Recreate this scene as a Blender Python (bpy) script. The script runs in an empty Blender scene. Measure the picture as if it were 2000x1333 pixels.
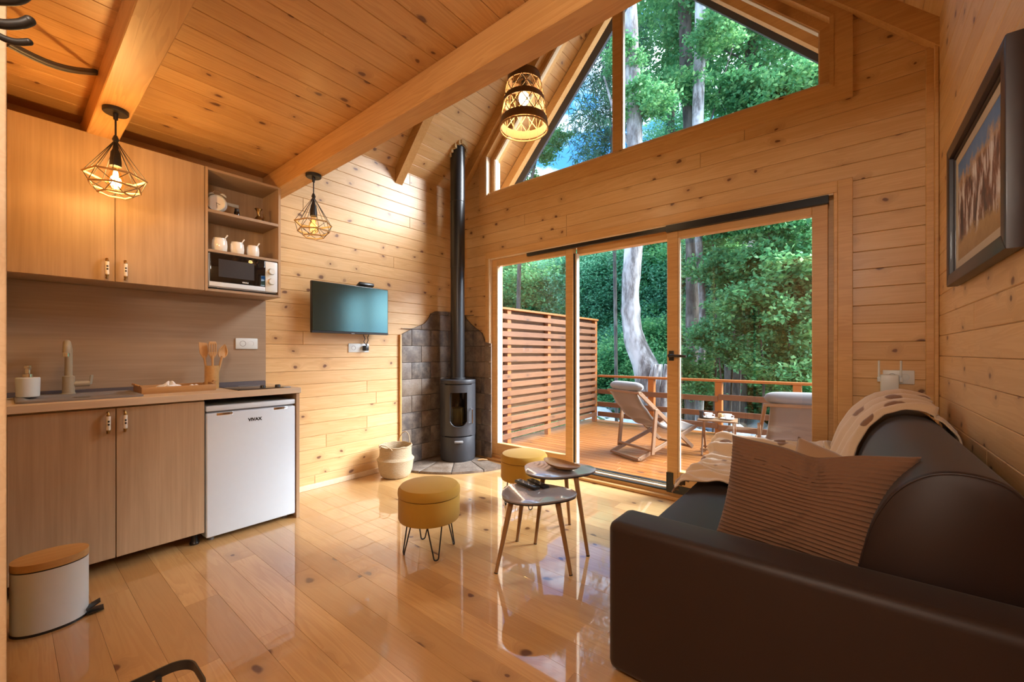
import bpy, bmesh, math, random
import numpy as np
from mathutils import Vector, Matrix, Euler
random.seed(7)
RNG = np.random.default_rng(11)
PI = math.pi
scene = bpy.context.scene
COL = scene.collection

# ------------------------------------------------------------------ camera
YAW = math.radians(39.1)
CAM_H = 1.18
cd = bpy.data.cameras.new('camera')
cd.sensor_fit = 'HORIZONTAL'; cd.sensor_width = 36.0
cd.lens = 807.0 / 2000.0 * 36.0
cd.shift_y = 21.5 / 2000.0
cd.clip_start = 0.02; cd.clip_end = 400
cam = bpy.data.objects.new('camera', cd); COL.objects.link(cam)
cam.location = (0, 0, CAM_H)
cam.rotation_euler = (PI/2, 0, YAW)
scene.camera = cam

# ------------------------------------------------------------------ colour management
scene.view_settings.view_transform = 'Standard'
scene.view_settings.look = 'None'
scene.view_settings.gamma = 1.0
scene.view_settings.use_curve_mapping = False
scene.view_settings.exposure = 1.0

# ------------------------------------------------------------------ sky
SKY_STRENGTH = 4.2
world = bpy.data.worlds.new('sky'); scene.world = world; world.use_nodes = True
wn = world.node_tree; wn.nodes.clear()
def wnode(t): return wn.nodes.new(t)
w_out = wnode('ShaderNodeOutputWorld'); w_bg = wnode('ShaderNodeBackground')
w_tc = wnode('ShaderNodeTexCoord'); w_map = wnode('ShaderNodeMapping')
w_map.inputs['Scale'].default_value = (1.0, 1.0, 2.2)
w_noise = wnode('ShaderNodeTexNoise'); w_noise.inputs['Scale'].default_value = 4.2
w_noise.inputs['Detail'].default_value = 8; w_noise.inputs['Roughness'].default_value = 0.62
w_ramp = wnode('ShaderNodeValToRGB')
w_ramp.color_ramp.elements[0].position = 0.46; w_ramp.color_ramp.elements[0].color = (0.020, 0.095, 0.25, 1)
w_ramp.color_ramp.elements[1].position = 0.64; w_ramp.color_ramp.elements[1].color = (0.74, 0.88, 1.0, 1)
wn.links.new(w_tc.outputs['Generated'], w_map.inputs['Vector'])
wn.links.new(w_map.outputs['Vector'], w_noise.inputs['Vector'])
wn.links.new(w_noise.outputs['Fac'], w_ramp.inputs['Fac'])
wn.links.new(w_ramp.outputs['Color'], w_bg.inputs['Color'])
w_bg.inputs['Strength'].default_value = SKY_STRENGTH
wn.links.new(w_bg.outputs['Background'], w_out.inputs['Surface'])

# ------------------------------------------------------------------ sun (hazy, wide disc)
sd = bpy.data.lights.new('sun', 'SUN'); sd.energy = 10.0; sd.angle = math.radians(42)
sd.color = (0.90, 0.96, 1.0)
sun = bpy.data.objects.new('sun', sd); COL.objects.link(sun)
SUN_AZ, SUN_EL = math.radians(52), math.radians(35)     # azimuth measured from +Y towards +X
_sd = Vector((math.sin(SUN_AZ)*math.cos(SUN_EL), math.cos(SUN_AZ)*math.cos(SUN_EL), math.sin(SUN_EL)))
sun.rotation_euler = _sd.to_track_quat('Z', 'Y').to_euler()
sun.location = (6, 9, 8)

LAMP_WICKER, LAMP_KITCHEN, LAMP_BEAM, LAMP_FILL = 6, 8, 0.8, 36

# ------------------------------------------------------------------ room constants
XL, XR, YB, YR = -3.58, 0.40, 3.38, -2.0
XM = (XL + XR) / 2
ZW, SL = 3.06, 1.075          # wall height at the eaves, roof slope
ZC = 2.55                     # underside of the loft floor
BW = 0.113                    # board pitch
DECK = -0.10
def roof_z(x): return ZW + SL * min(x - XL, XR - x)

# ------------------------------------------------------------------ helpers
def link(o, parent=None):
    COL.objects.link(o)
    if parent is not None: o.parent = parent
    return o
def tag(o, label=None, cat=None, group=None, kind=None):
    if label: o['label'] = label
    if cat: o['category'] = cat
    if group: o['group'] = group
    if kind: o['kind'] = kind
    return o
def empty(name, loc=(0,0,0), rz=0, label=None, cat=None, group=None, kind=None):
    o = bpy.data.objects.new(name, None); o.empty_display_size = 0.05
    o.location = loc; o.rotation_euler = (0, 0, rz)
    link(o); return tag(o, label, cat, group, kind)
def copy_tree(o, parent=None):
    c = o.copy(); COL.objects.link(c); c.parent = parent
    for ch in list(o.children): copy_tree(ch, c)
    return c

class MB:
    """collects shapes in one bmesh; build() links them as one mesh object"""
    def __init__(s): s.bm = bmesh.new()
    def _add(s, verts, faces, M=None, smooth=False):
        vs = [s.bm.verts.new(M @ Vector(v) if M else v) for v in verts]
        out = []
        for f in faces:
            try:
                fc = s.bm.faces.new([vs[i] for i in f]); fc.smooth = smooth; out.append(fc)
            except ValueError: pass
        return vs, out
    def box(s, lo, hi, bev=0, seg=2, M=None):
        x0,y0,z0 = lo; x1,y1,z1 = hi
        v = [(x0,y0,z0),(x1,y0,z0),(x1,y1,z0),(x0,y1,z0),(x0,y0,z1),(x1,y0,z1),(x1,y1,z1),(x0,y1,z1)]
        f = [(3,2,1,0),(4,5,6,7),(0,1,5,4),(1,2,6,5),(2,3,7,6),(3,0,4,7)]
        vs, fs = s._add(v, f, M)
        if bev > 0:
            es = list({e for q in fs for e in q.edges})
            bmesh.ops.bevel(s.bm, geom=es, offset=bev, segments=seg, affect='EDGES', profile=0.5)
        return s
    def bar(s, p0, p1, w, h, bev=0, up=(0,0,1)):
        p0 = Vector(p0); p1 = Vector(p1); d = p1 - p0; L = d.length; x = d.normalized()
        u = Vector(up); y = u.cross(x)
        if y.length < 1e-5: y = Vector((0,1,0)).cross(x)
        y.normalize(); z = x.cross(y)
        M = Matrix.Translation(p0) @ Matrix((x, y, z)).transposed().to_4x4()
        return s.box((0,-w/2,-h/2), (L,w/2,h/2), bev, 1, M)
    def tube(s, path, r, seg=8, caps=True, closed=False):
        P = [Vector(p) for p in path]; n = len(P)
        R = r if isinstance(r, (list, tuple)) else [r]*n
        rings = []; prev = None
        for i in range(n):
            if closed: t = P[(i+1)%n] - P[i-1]
            else: t = P[min(i+1,n-1)] - P[max(i-1,0)]
            t.normalize()
            if prev is None:
                a = Vector((0,0,1)) if abs(t.z) < .9 else Vector((1,0,0))
                u = t.cross(a).normalized()
            else:
                u = prev - t*prev.dot(t); u.normalize()
            prev = u; w = t.cross(u)
            rings.append([s.bm.verts.new(P[i] + R[i]*(math.cos(2*PI*k/seg)*u + math.sin(2*PI*k/seg)*w)) for k in range(seg)])
        m = n if closed else n-1
        for i in range(m):
            a, b = rings[i], rings[(i+1)%n]
            for k in range(seg):
                f = s.bm.faces.new((a[k], a[(k+1)%seg], b[(k+1)%seg], b[k])); f.smooth = True
        if caps and not closed:
            s.bm.faces.new(rings[0][::-1]); s.bm.faces.new(rings[-1])
        return s
    def cyl(s, p0, p1, r0, r1=None, seg=16): return s.tube([p0, p1], [r0, r0 if r1 is None else r1], seg)
    def lathe(s, prof, seg=32, c=(0,0,0), sx=1.0, sy=1.0):
        c = Vector(c); rings = []
        for r, z in prof:
            if r < 1e-6: rings.append([s.bm.verts.new(c + Vector((0,0,z)))])
            else: rings.append([s.bm.verts.new(c + Vector((r*sx*math.cos(2*PI*k/seg), r*sy*math.sin(2*PI*k/seg), z))) for k in range(seg)])
        for a, b in zip(rings, rings[1:]):
            for k in range(seg):
                k2 = (k+1)%seg
                if len(a) == 1 and len(b) == 1: continue
                if len(a) == 1: q = (a[0], b[k2], b[k])
                elif len(b) == 1: q = (a[k], a[k2], b[0])
                else: q = (a[k], a[k2], b[k2], b[k])
                f = s.bm.faces.new(q); f.smooth = True
        return s
    def prism(s, poly, d0, d1, axis='z', bev=0, smooth=False):
        """poly = 2-D outline; extruded along axis between d0 and d1"""
        def P(a, b, d):
            return {'z': (a,b,d), 'x': (d,a,b), 'y': (a,d,b)}[axis]
        n = len(poly)
        v = [P(a,b,d0) for a,b in poly] + [P(a,b,d1) for a,b in poly]
        f = [tuple(range(n))[::-1], tuple(range(n,2*n))] + [(i,(i+1)%n,n+(i+1)%n,n+i) for i in range(n)]
        vs, fs = s._add(v, f)
        if smooth:
            for q in fs[2:]: q.smooth = True
        if bev > 0:
            es = list({e for q in fs[:2] for e in q.edges})
            bmesh.ops.bevel(s.bm, geom=es, offset=bev, segments=2, affect='EDGES', profile=0.5)
        return s
    def grid(s, fn, nu, nv, closed_u=False):
        V = [[s.bm.verts.new(fn(i/(nu if closed_u else nu-1), j/(nv-1))) for j in range(nv)] for i in range(nu)]
        for i in range(nu if closed_u else nu-1):
            for j in range(nv-1):
                f = s.bm.faces.new((V[i][j], V[(i+1)%nu][j], V[(i+1)%nu][j+1], V[i][j+1])); f.smooth = True
        return s
    def ball(s, c, r, sx=1, sy=1, sz=1, u=16, v=10):
        prof = [(r*math.sin(PI*k/v), -r*math.cos(PI*k/v)*sz) for k in range(v+1)]
        prof[0] = (0, prof[0][1]); prof[-1] = (0, prof[-1][1])
        return s.lathe(prof, u, c, sx, sy)
    def mesh(s, name, mat, sharp=35):
        bmesh.ops.recalc_face_normals(s.bm, faces=s.bm.faces[:])
        me = bpy.data.meshes.new(name); s.bm.to_mesh(me); s.bm.free()
        if mat: me.materials.append(mat)
        if sharp: me.set_sharp_from_angle(angle=math.radians(sharp))
        return me
    def build(s, name, mat, parent=None, loc=None, rot=None, sharp=35, smooth=False):
        if smooth:
            for f in s.bm.faces: f.smooth = True
        o = bpy.data.objects.new(name, s.mesh(name, mat, sharp))
        if loc: o.location = loc
        if rot: o.rotation_euler = rot
        return link(o, parent)

# ------------------------------------------------------------------ materials
class NT:
    def __init__(s, name):
        s.m = bpy.data.materials.new(name); s.m.use_nodes = True
        s.t = s.m.node_tree; s.t.nodes.clear()
        s.out = s.t.nodes.new('ShaderNodeOutputMaterial')
    def n(s, kind, ins=None, **attrs):
        k = s.t.nodes.new('ShaderNode' + kind)
        for a, v in attrs.items(): setattr(k, a, v)
        for a, v in (ins or {}).items(): s.set(k.inputs[a], v)
        return k
    def set(s, sock, v):
        if isinstance(v, bpy.types.NodeSocket): s.t.links.new(v, sock)
        elif isinstance(v, bpy.types.Node): s.t.links.new(v.outputs[0], sock)
        else:
            if isinstance(v, tuple) and len(v) == 3 and sock.type == 'RGBA': v = v + (1,)
            sock.default_value = v
    def math(s, op, a, b=0.0, clamp=False):
        return s.n('Math', {0: a, 1: b}, operation=op, use_clamp=clamp).outputs[0]
    def vmath(s, op, a, b):
        return s.n('VectorMath', {0: a, 1: b}, operation=op).outputs[0]
    def mix(s, fac, a, b, mode='MIX'):
        k = s.n('Mix', None, data_type='RGBA', blend_type=mode)
        s.set(k.inputs[0], fac); s.set(k.inputs[6], a); s.set(k.inputs[7], b)
        return k.outputs[2]
    def ramp(s, fac, stops):
        k = s.n('ValToRGB', {'Fac': fac}); e = k.color_ramp.elements
        while len(e) < len(stops): e.new(0.5)
        for el, (p, c) in zip(e, stops): el.position = p; el.color = tuple(c) + (1,) if len(c) == 3 else c
        return k.outputs['Color']
    def mr(s, v, a, b, c=0.0, d=1.0, smooth=True):
        return s.n('MapRange', {'Value': v, 'From Min': a, 'From Max': b, 'To Min': c, 'To Max': d},
                   interpolation_type='SMOOTHSTEP' if smooth else 'LINEAR').outputs[0]
    def pbsdf(s, ins): return s.n('BsdfPrincipled', ins)
    def done(s, shader, bump=None):
        s.set(s.out.inputs['Surface'], shader.outputs[0] if isinstance(shader, bpy.types.Node) else shader)
        return s.m
    def bump(s, h, strength=0.3, dist=0.01):
        return s.n('Bump', {'Height': h, 'Strength': strength, 'Distance': dist}).outputs[0]

def plain(name, col, rough=0.5, metal=0.0, coat=0.0, var=0.06, nscale=30, bump=0.0, spec=0.5, sheen=0.0):
    t = NT(name); tc = t.n('TexCoord').outputs['Object']
    nz = t.n('TexNoise', {'Vector': tc, 'Scale': nscale, 'Detail': 4}).outputs['Fac']
    c = t.mix(nz, tuple(v*(1-var) for v in col), tuple(min(1, v*(1+var)) for v in col))
    ins = {'Base Color': c, 'Roughness': rough, 'Metallic': metal, 'Coat Weight': coat, 'Specular IOR Level': spec, 'Sheen Weight': sheen}
    if bump: ins['Normal'] = t.bump(nz, bump, 0.003)
    return t.done(t.pbsdf(ins))

def pine(name, light, mid, knot, rough=0.45, coat=0.0, knots=0.5, tint=0.16, kx=4.5, ky=6.0, axis=0, bump=0.12, coat_rough=0.05):
    """knotty pine, grain along local axis"""
    t = NT(name)
    tc = t.n('TexCoord').outputs['Object']
    rnd = t.n('ObjectInfo').outputs['Random']
    sep = t.n('SeparateXYZ', {0: tc})
    order = {0: (0,1,2), 1: (1,0,2), 2: (2,0,1)}[axis]
    sx, sy, sz = [sep.outputs[i] for i in order]
    off = t.n('CombineXYZ', {0: t.math('MULTIPLY', rnd, 61.7), 1: t.math('MULTIPLY', rnd, 143.3), 2: t.math('MULTIPLY', rnd, 17.1)}).outputs[0]
    p = t.vmath('ADD', t.n('CombineXYZ', {0: sx, 1: sy, 2: sz}).outputs[0], off)
    q = t.vmath('MULTIPLY', p, (kx, ky, 0.6))
    wob = t.n('TexNoise', {'Vector': q, 'Scale': 2.0, 'Detail': 2}).outputs['Color']
    q2 = t.vmath('ADD', q, t.vmath('MULTIPLY', wob, (0.35, 0.25, 0.0)))
    vo = t.n('TexVoronoi', {'Vector': q2, 'Scale': 1.0, 'Randomness': 0.9}, voronoi_dimensions='2D')
    d = vo.outputs['Distance']
    pick = t.n('SeparateColor', {0: vo.outputs['Color']})
    sel = t.mr(pick.outputs[0], 1-knots-0.02, 1-knots+0.02)
    size = t.mr(pick.outputs[1], 0, 1, 0.045, 0.105, False)
    core = t.math('MULTIPLY', t.math('SUBTRACT', 1.0, t.mr(t.math('DIVIDE', d, size), 0.55, 1.15)), sel)
    halo = t.math('MULTIPLY', t.math('SUBTRACT', 1.0, t.mr(d, 0.04, 0.30)), sel)
    # grain flows round the knots
    g = t.vmath('ADD', t.vmath('MULTIPLY', p, (0.55, 9.0, 9.0)), t.n('CombineXYZ', {1: t.math('MULTIPLY', halo, 0.9)}).outputs[0])
    n1 = t.n('TexNoise', {'Vector': g, 'Scale': 1.6, 'Detail': 3, 'Distortion': 0.6}).outputs['Fac']
    rings = t.math('FRACT', t.math('MULTIPLY', n1, 9.0))
    ringm = t.math('MULTIPLY', t.mr(rings, 0.0, 0.85), t.math('SUBTRACT', 1.0, t.mr(rings, 0.85, 1.0)))
    fine = t.n('TexNoise', {'Vector': t.vmath('MULTIPLY', p, (3.0, 150.0, 150.0)), 'Scale': 1.0, 'Detail': 2}).outputs['Fac']
    blot = t.n('TexNoise', {'Vector': t.vmath('MULTIPLY', p, (1.2, 5.0, 5.0)), 'Scale': 1.0, 'Detail': 3}).outputs['Fac']
    f = t.math('ADD', t.math('MULTIPLY', ringm, 0.40), t.math('ADD', t.math('MULTIPLY', fine, 0.22), t.mr(blot, 0.35, 0.7, 0.0, 0.42)), True)
    c = t.mix(f, light, mid)
    c = t.mix(t.math('MULTIPLY', t.mr(rnd, 0, 1, 0, 1, False), tint*2.2), c, tuple(m*0.80 for m in mid))
    c = t.mix(t.math('MULTIPLY', halo, 0.42), c, tuple(0.5*m+0.5*k for m, k in zip(mid, knot)))
    c = t.mix(t.math('MULTIPLY', core, 0.93), c, knot)
    nrm = t.bump(t.math('ADD', f, t.math('MULTIPLY', core, -0.6)), bump, 0.002)
    b = t.pbsdf({'Base Color': c, 'Roughness': rough, 'Coat Weight': coat, 'Coat Roughness': coat_rough, 'Normal': nrm})
    return t.done(b)

def laminate(name, a, b, axis, rough=0.45):
    """printed oak laminate, streaks along local/world axis"""
    t = NT(name); tc = t.n('TexCoord').outputs['Object']
    rnd = t.n('ObjectInfo').outputs['Random']
    s = [70.0, 70.0, 70.0]; s[axis] = 1.6
    s2 = [9.0, 9.0, 9.0]; s2[axis] = 0.9
    o = t.n('CombineXYZ', {0: t.math('MULTIPLY', rnd, 31.0), 1: t.math('MULTIPLY', rnd, 17.0), 2: t.math('MULTIPLY', rnd, 23.0)}).outputs[0]
    p = t.vmath('ADD', tc, o)
    n1 = t.n('TexNoise', {'Vector': t.vmath('MULTIPLY', p, tuple(s)), 'Scale': 1.0, 'Detail': 4, 'Roughness': 0.65}).outputs['Fac']
    n2 = t.n('TexNoise', {'Vector': t.vmath('MULTIPLY', p, tuple(s2)), 'Scale': 1.0, 'Detail': 3, 'Distortion': 1.2}).outputs['Fac']
    f = t.math('ADD', t.mr(n1, 0.3, 0.7, 0, 0.6, False), t.mr(n2, 0.35, 0.65, 0, 0.4, False), True)
    return t.done(t.pbsdf({'Base Color': t.mix(f, a, b), 'Roughness': rough, 'Normal': t.bump(n1, 0.06, 0.001)}))

def fabric(name, a, b, scale=400, rough=0.9, bump=0.3, sheen=0.3, blot=4):
    t = NT(name); tc = t.n('TexCoord').outputs['Object']
    n1 = t.n('TexNoise', {'Vector': tc, 'Scale': scale, 'Detail': 2}).outputs['Fac']
    n2 = t.n('TexNoise', {'Vector': tc, 'Scale': blot, 'Detail': 3}).outputs['Fac']
    f = t.math('ADD', t.math('MULTIPLY', n1, 0.5), t.math('MULTIPLY', n2, 0.5), True)
    return t.done(t.pbsdf({'Base Color': t.mix(f, a, b), 'Roughness': rough, 'Sheen Weight': sheen, 'Normal': t.bump(n1, bump, 0.001)}))

def emissive(name, col, strength):
    t = NT(name); return t.done(t.n('Emission', {'Color': col, 'Strength': strength}))

def clear_glass(name, tint=(1,1,1), refl=1.0):
    """thin pane: passes light straight through, mirrors a little by Fresnel"""
    t = NT(name)
    ior = t.mr(t.n('NewGeometry').outputs['Backfacing'], 0, 1, 1.5, 1/1.5, False)      # same mirror strength from either side
    fr = t.math('MULTIPLY', t.n('Fresnel', {'IOR': ior}).outputs[0], refl, True)
    tr = t.n('BsdfTransparent', {'Color': tint}); gl = t.n('BsdfGlossy', {'Roughness': 0.0, 'Color': (1,1,1)})
    return t.done(t.n('MixShader', {0: fr, 1: tr.outputs[0], 2: gl.outputs[0]}))

M = {}
M['pine'] = pine('pine_wall', (0.78,0.52,0.255), (0.62,0.355,0.135), (0.15,0.055,0.02), rough=0.42, coat=0.12, coat_rough=0.25)
M['pine_ceiling'] = pine('pine_ceiling', (0.72,0.445,0.19), (0.53,0.28,0.09), (0.13,0.045,0.016), rough=0.42, coat=0.12, coat_rough=0.25, knots=0.5)
M['pine_floor'] = pine('pine_floor', (0.70,0.44,0.19), (0.53,0.29,0.105), (0.11,0.035,0.012), rough=0.35, coat=1.0, coat_rough=0.03, knots=0.42, kx=3.0, ky=4.6, tint=0.32, bump=0.05)
M['beam'] = pine('pine_beam', (0.70,0.41,0.155), (0.53,0.27,0.08), (0.15,0.05,0.018), rough=0.45, knots=0.22, kx=2.2, ky=4.5, tint=0.08)
M['trim'] = pine('pine_trim', (0.74,0.45,0.185), (0.58,0.31,0.105), (0.16,0.06,0.02), rough=0.42, knots=0.10, kx=1.5, ky=5, tint=0.08)
M['pale_trim'] = pine('pale_trim', (0.82,0.66,0.46), (0.72,0.54,0.34), (0.3,0.15,0.06), rough=0.5, knots=0.05, tint=0.05)
M['deckwood'] = pine('stained_deck', (0.40,0.145,0.026), (0.27,0.082,0.012), (0.10,0.03,0.01), rough=0.45, coat=0.4, coat_rough=0.2, knots=0.2, kx=2, ky=5)
M['slatwood'] = pine('stained_slat', (0.22,0.088,0.030), (0.14,0.050,0.016), (0.08,0.03,0.01), rough=0.55, knots=0.2, kx=2, ky=5)
M['railwood'] = pine('stained_rail', (0.42,0.125,0.014), (0.30,0.080,0.008), (0.12,0.03,0.01), rough=0.5, knots=0.12, kx=2, ky=5)
M['chairwood'] = pine('chair_wood', (0.27,0.145,0.065), (0.19,0.092,0.038), (0.15,0.06,0.02), rough=0.5, knots=0.05)
M['oak_v'] = laminate('oak_vertical', (0.50,0.350,0.215), (0.365,0.240,0.138), 2)
M['oak_h'] = laminate('oak_backsplash', (0.41,0.295,0.20), (0.30,0.205,0.132), 1)
M['worktop'] = laminate('oak_worktop', (0.66,0.53,0.385), (0.54,0.415,0.285), 1)
M['oak_edge'] = laminate('oak_edge', (0.52,0.35,0.21), (0.40,0.25,0.14), 2)
M['white'] = plain('white_enamel', (0.66,0.75,0.84), rough=0.28, var=0.02)
M['white_plastic'] = plain('white_plastic', (0.72,0.78,0.80), rough=0.35, var=0.02)
M['porcelain'] = plain('porcelain', (0.82,0.80,0.75), rough=0.15, coat=0.5, var=0.03)
M['black'] = plain('black_metal', (0.018,0.017,0.017), rough=0.42, var=0.1)
M['black_plastic'] = plain('black_plastic', (0.014,0.014,0.015), rough=0.3, var=0.1)
M['black_glass'] = plain('black_glass', (0.006,0.006,0.007), rough=0.04, coat=0.6, var=0.02)
_t = NT('tv_screen'); M['mirror_black'] = _t.done(_t.n('MixShader', {0: 0.20, 1: _t.n('BsdfDiffuse', {'Color': (0.004,0.006,0.007)}).outputs[0], 2: _t.n('BsdfGlossy', {'Roughness': 0.16, 'Color': (0.55,0.95,0.85)}).outputs[0]}))
M['stove'] = plain('stove_steel', (0.032,0.032,0.037), rough=0.42, var=0.15, nscale=90)
M['stove_dark'] = plain('stove_cast', (0.022,0.022,0.025), rough=0.5, var=0.15, nscale=90)
M['pipe'] = plain('stove_pipe', (0.020,0.020,0.022), rough=0.33, var=0.1)
M['brass'] = plain('old_brass', (0.35,0.22,0.08), rough=0.35, metal=1.0, var=0.25, nscale=60)
M['chrome'] = plain('chrome', (0.75,0.75,0.76), rough=0.12, metal=1.0, var=0.02)
M['faucet'] = plain('beige_granite', (0.40,0.35,0.26), rough=0.35, var=0.15, nscale=300)
M['sink'] = plain('grey_granite', (0.22,0.205,0.205), rough=0.45, var=0.2, nscale=400)
M['seal'] = plain('dark_strip', (0.10,0.085,0.095), rough=0.5)
M['bamboo'] = laminate('bamboo', (0.62,0.38,0.15), (0.50,0.27,0.09), 0, rough=0.35)
M['tray'] = laminate('tray_wood', (0.50,0.28,0.11), (0.38,0.19,0.065), 1, rough=0.4)
M['spoon'] = laminate('spoon_wood', (0.60,0.36,0.16), (0.45,0.24,0.09), 2, rough=0.5)
M['mustard'] = fabric('mustard_velvet', (0.36,0.19,0.014), (0.46,0.26,0.030), scale=500, sheen=0.12, blot=9)
M['sofa'] = fabric('brown_upholstery', (0.0135,0.0048,0.0030), (0.022,0.0085,0.0058), scale=600, rough=0.55, sheen=0.07, blot=3, bump=0.12)
M['pillow'] = fabric('brown_pleats', (0.140,0.070,0.036), (0.190,0.098,0.054), scale=500, sheen=0.08)
M['pillow2'] = fabric('tan_cushion', (0.32,0.19,0.10), (0.38,0.23,0.125), scale=500)
M['canvas'] = fabric('grey_canvas', (0.13,0.095,0.068), (0.18,0.135,0.10), scale=500)
M['greycloth'] = fabric('grey_pillow', (0.15,0.14,0.135), (0.21,0.20,0.19), scale=500)
M['bed_leg'] = laminate('table_leg_wood', (0.36,0.20,0.085), (0.27,0.14,0.055), 2, rough=0.4)
M['tabletop'] = plain('grey_tabletop', (0.30,0.275,0.285), rough=0.2, coat=1.0, var=0.06, nscale=60)
M['tabledge'] = plain('table_edge', (0.045,0.035,0.032), rough=0.4)
M['rope'] = fabric('jute_rope', (0.42,0.26,0.105), (0.58,0.38,0.16), scale=300, bump=0.8, blot=60)
M['wicker_band'] = fabric('woven_band', (0.20,0.105,0.045), (0.32,0.18,0.08), scale=250, bump=0.9, blot=80)
M['cable'] = plain('grey_cable', (0.10,0.095,0.09), rough=0.5)
M['cream'] = plain('cream_wax', (0.50,0.42,0.22), rough=0.5)
M['glass'] = clear_glass('window_glass')
M['bulb_glass'] = clear_glass('bulb_glass', (1.0,0.86,0.60), 0.8)
M['fire_glass'] = clear_glass('fire_glass', (0.55,0.55,0.55), 1.0)
M['frame_brown'] = plain('dark_frame', (0.026,0.012,0.008), rough=0.4, coat=0.05, var=0.2)
M['linen'] = plain('picture_mat', (0.48,0.40,0.30), rough=0.8)
M['fascia'] = plain('dark_fascia', (0.06,0.075,0.10), rough=0.5)
M['grout'] = plain('grout', (0.10,0.085,0.075), rough=0.9)
M['grey'] = plain('grey_rubber', (0.25,0.25,0.26), rough=0.5)
M['paper'] = plain('white_napkin', (0.78,0.76,0.74), rough=0.8, var=0.05)

def tile_mat():
    t = NT('stone_tile'); tc = t.n('TexCoord').outputs['Object']; rnd = t.n('ObjectInfo').outputs['Random']
    o = t.n('CombineXYZ', {0: t.math('MULTIPLY', rnd, 53.0), 1: t.math('MULTIPLY', rnd, 29.0), 2: t.math('MULTIPLY', rnd, 71.0)}).outputs[0]
    p = t.vmath('ADD', tc, o)
    n1 = t.n('TexNoise', {'Vector': p, 'Scale': 9, 'Detail': 6, 'Roughness': 0.65}).outputs['Fac']
    n2 = t.n('TexNoise', {'Vector': p, 'Scale': 70, 'Detail': 4, 'Roughness': 0.7}).outputs['Fac']
    base = t.ramp(rnd, [(0.0, (0.055,0.040,0.034)), (0.3, (0.15,0.105,0.078)), (0.6, (0.085,0.070,0.068)), (0.8, (0.19,0.125,0.078)), (1.0, (0.115,0.09,0.08))])
    c = t.mix(t.mr(n1, 0.35, 0.7), base, (0.24,0.19,0.15))
    c = t.mix(t.math('MULTIPLY', t.mr(n2, 0.5, 0.75), 0.6), c, (0.05,0.042,0.04))
    return t.done(t.pbsdf({'Base Color': c, 'Roughness': t.mr(n2, 0.3, 0.7, 0.35, 0.65), 'Normal': t.bump(t.math('ADD', n1, n2), 0.3, 0.004)}))
M['tile'] = tile_mat()

def basket_mat():
    t = NT('seagrass_weave'); tc = t.n('TexCoord').outputs['Object']
    w = t.n('TexWave', {'Vector': t.vmath('MULTIPLY', tc, (1,1,1)), 'Scale': 42, 'Distortion': 2.5, 'Detail': 2}, bands_direction='Z').outputs['Fac']
    n = t.n('TexNoise', {'Vector': tc, 'Scale': 120, 'Detail': 3}).outputs['Fac']
    c = t.mix(t.math('MULTIPLY', w, n), (0.42,0.30,0.17), (0.72,0.60,0.43))
    return t.done(t.pbsdf({'Base Color': c, 'Roughness': 0.8, 'Normal': t.bump(t.math('ADD', w, n), 0.7, 0.006)}))
M['basket'] = basket_mat()

def painting_mat():
    """loose oil painting: herd of pale and dark horses on ochre ground under blue sky (local y across, z up)"""
    t = NT('horse_painting'); tc = t.n('TexCoord').outputs['Object']
    sep = t.n('SeparateXYZ', {0: tc}); y, z = sep.outputs[1], sep.outputs[2]
    nz = t.n('TexNoise', {'Vector': tc, 'Scale': 14, 'Detail': 5, 'Roughness': 0.7}).outputs['Fac']
    zz = t.math('ADD', z, t.mr(nz, 0.2, 0.8, -0.06, 0.06, False))
    bg = t.ramp(t.mr(zz, -0.25, 0.25, 0, 1, False), [(0.0, (0.30,0.17,0.06)), (0.22, (0.42,0.27,0.11)), (0.42, (0.20,0.12,0.06)), (0.62, (0.36,0.20,0.08)), (0.74, (0.45,0.30,0.16)), (0.82, (0.10,0.22,0.45)), (1.0, (0.06,0.16,0.40))])
    sm = t.n('TexNoise', {'Vector': t.vmath('MULTIPLY', tc, (1, 19, 6)), 'Scale': 1.0, 'Detail': 6, 'Roughness': 0.6, 'Distortion': 0.25}).outputs['Fac']
    horses = t.ramp(sm, [(0.30, (0.02,0.015,0.02)), (0.42, (0.10,0.06,0.05)), (0.50, (0.22,0.10,0.06)), (0.56, (0.55,0.52,0.52)), (0.68, (0.75,0.73,0.74))])
    band = t.math('MULTIPLY', t.mr(zz, -0.15, -0.09), t.math('SUBTRACT', 1.0, t.mr(zz, 0.08, 0.14)))
    c = t.mix(band, bg, horses)
    return t.done(t.pbsdf({'Base Color': c, 'Roughness': 0.55, 'Normal': t.bump(sm, 0.3, 0.002)}))
M['painting'] = painting_mat()

def blanket_mat():
    t = NT('beige_blanket'); tc = t.n('TexCoord').outputs['Object']
    v = t.n('TexVoronoi', {'Vector': t.vmath('ADD', tc, t.vmath('MULTIPLY', t.n('TexNoise', {'Vector': tc, 'Scale': 9, 'Detail': 2}).outputs['Color'], (0.08,0.08,0.08))), 'Scale': 7.5, 'Randomness': 0.8})
    m = t.math('SUBTRACT', 1.0, t.mr(v.outputs['Distance'], 0.30, 0.36))
    pick = t.mr(t.n('SeparateColor', {0: v.outputs['Color']}).outputs[0], 0.50, 0.55)
    n = t.n('TexNoise', {'Vector': tc, 'Scale': 260, 'Detail': 2}).outputs['Fac']
    c = t.mix(t.math('MULTIPLY', m, pick), (0.66,0.50,0.33), (0.24,0.125,0.065))
    return t.done(t.pbsdf({'Base Color': c, 'Roughness': 0.95, 'Sheen Weight': 0.5, 'Normal': t.bump(n, 0.5, 0.003)}))
M['blanket'] = blanket_mat()

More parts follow.
